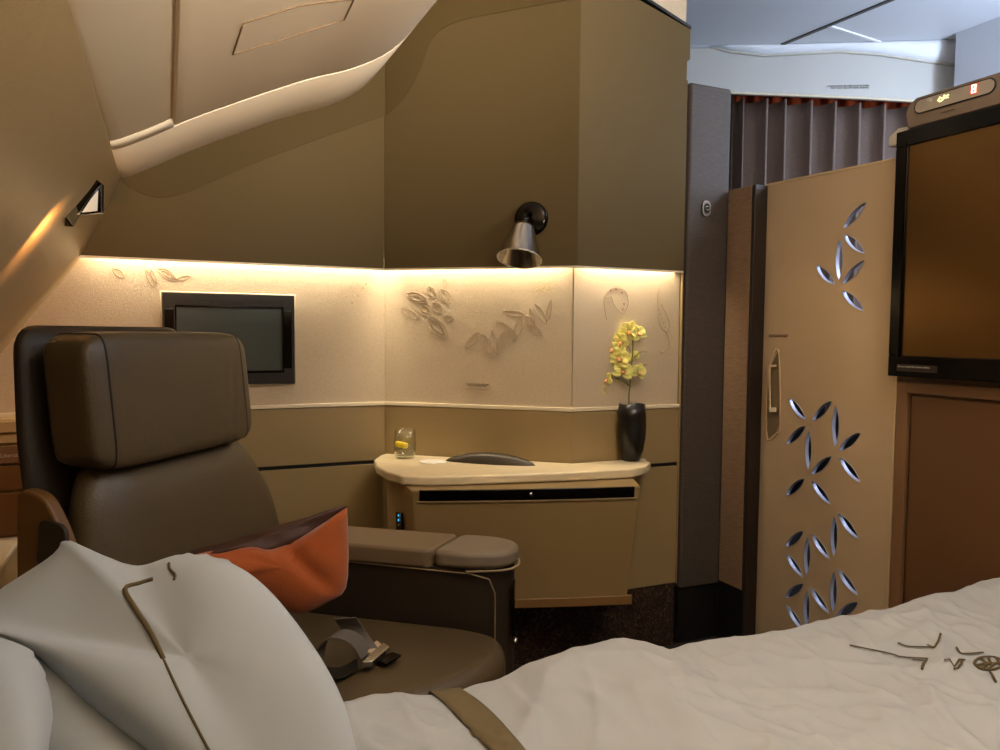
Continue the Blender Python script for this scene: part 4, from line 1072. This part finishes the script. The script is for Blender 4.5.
def OND(px, py, off=.0045):
    v = ray(px, py); z = .525
    for k in range(12):
        t_ = (z-EYE.z)/v.z; p = EYE+v*t_; z = duvz(p.x, min(YE-.02, p.y))+off
    return Vector((p.x, p.y, z))
def emb(paths, r): tubes('embroidery', [[OND(*q, off=.0035)-dv.location for q in smoothpath([(a, b_, 0) for a, b_ in pp], 4)] for pp in paths], r, M_emb, dv, 5, flat=.5, up=(0, 0, 1)) if False else None
def pathd(pp): return [OND(q.x, q.y, .0068)-dv.location for q in smoothpath([Vector((a, b_, 0)) for a, b_ in pp], 4)]
e8 = lambda x, y: (890+x/7.5, 600+y/7.5)
main = [[(850, 645), e8(0, 400), e8(70, 422), e8(180, 432), e8(278, 437)], [e8(278, 437), e8(250, 480), e8(240, 520)], [e8(170, 445), e8(250, 452)],
        [e8(60, 320), e8(130, 345), e8(220, 350), e8(340, 350)], [e8(335, 352), e8(365, 300), e8(380, 250)], [e8(280, 335), e8(330, 355)],
        [e8(500, 355), e8(530, 395), e8(590, 400), e8(700, 392)], [e8(410, 440), e8(560, 447)], [e8(545, 450), e8(520, 490), e8(480, 515)], [e8(750, 530), e8(775, 570), e8(795, 610)]]
tubes('embroidery', [pathd(p_) for p_ in main], .0021, M_emb, dv, 6, flat=.6, up=(0, 0, 1))
oval = [e8(740+105*cos(a), 470+48*sin(a)) for a in [k*pi/10 for k in range(21)]]
vein = [[e8(640, 490), e8(700, 480), e8(845, 470)], [e8(690, 435), e8(740, 475)], [e8(740, 428), e8(770, 475)], [e8(800, 430), e8(820, 470)], [e8(680, 510), e8(740, 475)], [e8(740, 512), e8(790, 470)]]
tubes('monogram', [pathd(oval)]+[pathd(p_) for p_ in vein], .0026, M_emb, dv, 6, flat=.6, up=(0, 0, 1))
# satin strap across the duvet
sv = []; sf = []; L1 = [(430, 691), (447, 705), (463, 722), (480, 740), (495, 758), (520, 800)]; L2 = [(460, 688), (478, 700), (496, 716), (514, 736), (530, 756), (560, 800)]
l1 = smoothpath([Vector((a, b_, 0)) for a, b_ in L1], 5); l2 = smoothpath([Vector((a, b_, 0)) for a, b_ in L2], 5)
for p_, q_ in zip(l1, l2):
    for k in range(7):
        r_ = p_.lerp(q_, k/6); sv.append(OND(r_.x, r_.y, .0065))
n_ = len(l1)
# continue over the edge
c0_ = sv[:7]
pre = []
for dz, dy in ((-.13, .014), (-.03, .014), (-.008, .008)):
    for k in range(7): q = c0_[k].copy(); pre.append(Vector((q.x, max(q.y+.0, YE-.006)+dy, q.z+dz)))
sv = pre+sv; n_ += 3
for i in range(n_-1):
    for k in range(6): a = i*7+k; sf.append((a, a+1, a+8, a+7))
sp_ = mesh('satin_strap', sv, sf, M_strap, None, smooth=True, solid=.002)
tag(sp_, 'tan satin strap lying across the duvet near the swivel seat', 'strap')

# ------------------------------------------------------------------ pillows
def dep(y): return .98-(y-545)*.0006
pn = (EYE-DD(180, 700, .9)).normalized(); pn = (pn+Vector((0, 0, .35))).normalized()
def PWr(s, a1_, a2_):
    def f(q):
        return a1_*max(0, ridge(q.x+q.z, q.y-q.x*.5, 1.1, 4, s))**2*.5+a2_*noise.noise(q*6+Vector((s, 0, 0)))
    return f
def mk_pillow(label, pts, h, back, wr, cen, name='pillow'):
    o = [DD(x, y, d) for x, y, d in pts]; c_ = DD(*cen)
    t = thing(name, label, 'pillow', c_)
    pillow('pillowcase', [q-c_ for q in o], pn, h, M_white2, t, rings=26, wr=(lambda q: wr(q+c_)), k=6, back=back, center=(0, 0, 0), relax=110)
    return t, c_
OUT1 = [(-70, 610, .93), (0, 572, .96), (43, 549, .975), (60, 539, .98), (82, 547, .98), (105, 557, .98), (137, 567, .98), (170, 558, .98), (207, 549, .98), (240, 554, .975), (270, 575, .965), (294, 603, .95), (319, 637, .93), (344, 672, .91), (361, 710, .89), (372, 750, .87), (378, 800, .84), (370, 880, .80),
        (290, 870, .79), (215, 805, .80), (140, 746, .81), (95, 712, .82), (52, 670, .84), (20, 642, .86), (-40, 632, .89)]
p1, c1 = mk_pillow('large white pillow with brown piping, topmost on the bed beside the seat', OUT1, .05, .08, PWr(2.2, .012, .013), (190, 680, .90))
pnl = pn
def onpil(px, py):
    # march to the mesh surface via ray cast on the pillowcase
    ob_ = p1.children[0]; o_ = EYE-c1; d_ = ray(px, py).normalized(); hit, loc, nr_, idx = ob_.ray_cast(o_, d_)
    return loc-d_*.0008 if hit else None
bpy.context.view_layer.update()
pp = [[(153, 579), (140, 583), (125, 589), (135, 608), (146, 625), (156, 643), (163, 658)], [(163, 658), (178, 690), (192, 718), (210, 752), (222, 775)], [(169, 563), (170, 569), (175, 575), (174, 580)]]
pths = []
for p_ in pp:
    l_ = [onpil(q.x, q.y) for q in smoothpath([Vector((a, b_, 0)) for a, b_ in p_], 4)]; pths.append([q for q in l_ if q is not None])
tubes('piping', pths[:1], .0030, M_emb, p1, 6); tubes('piping', pths[1:2], .0014, M_emb, p1, 6); tubes('piping', pths[2:], .0018, M_emb, p1, 6)
OUT2 = [(-160, 640, .80), (-60, 622, .82), (20, 640, .83), (45, 665, .81), (54, 700, .79), (52, 760, .74), (55, 850, .70), (40, 980, .66), (-60, 1000, .66), (-170, 960, .66), (-200, 780, .70)]
mk_pillow('white pillow at the lower left corner, lying in front of the larger one', OUT2, .05, .08, PWr(5.2, .008, .010), (-60, 800, .74))
OUT3 = [(0, 655, .87), (50, 662, .87), (90, 690, .87), (160, 745, .85), (250, 820, .81), (320, 880, .78), (320, 960, .74), (200, 970, .73), (60, 960, .73), (20, 850, .77), (0, 750, .83)]
mk_pillow('white pillow tucked beneath the large one, shaded in between', OUT3, .035, .04, PWr(8.2, .01, .01), (160, 870, .78))
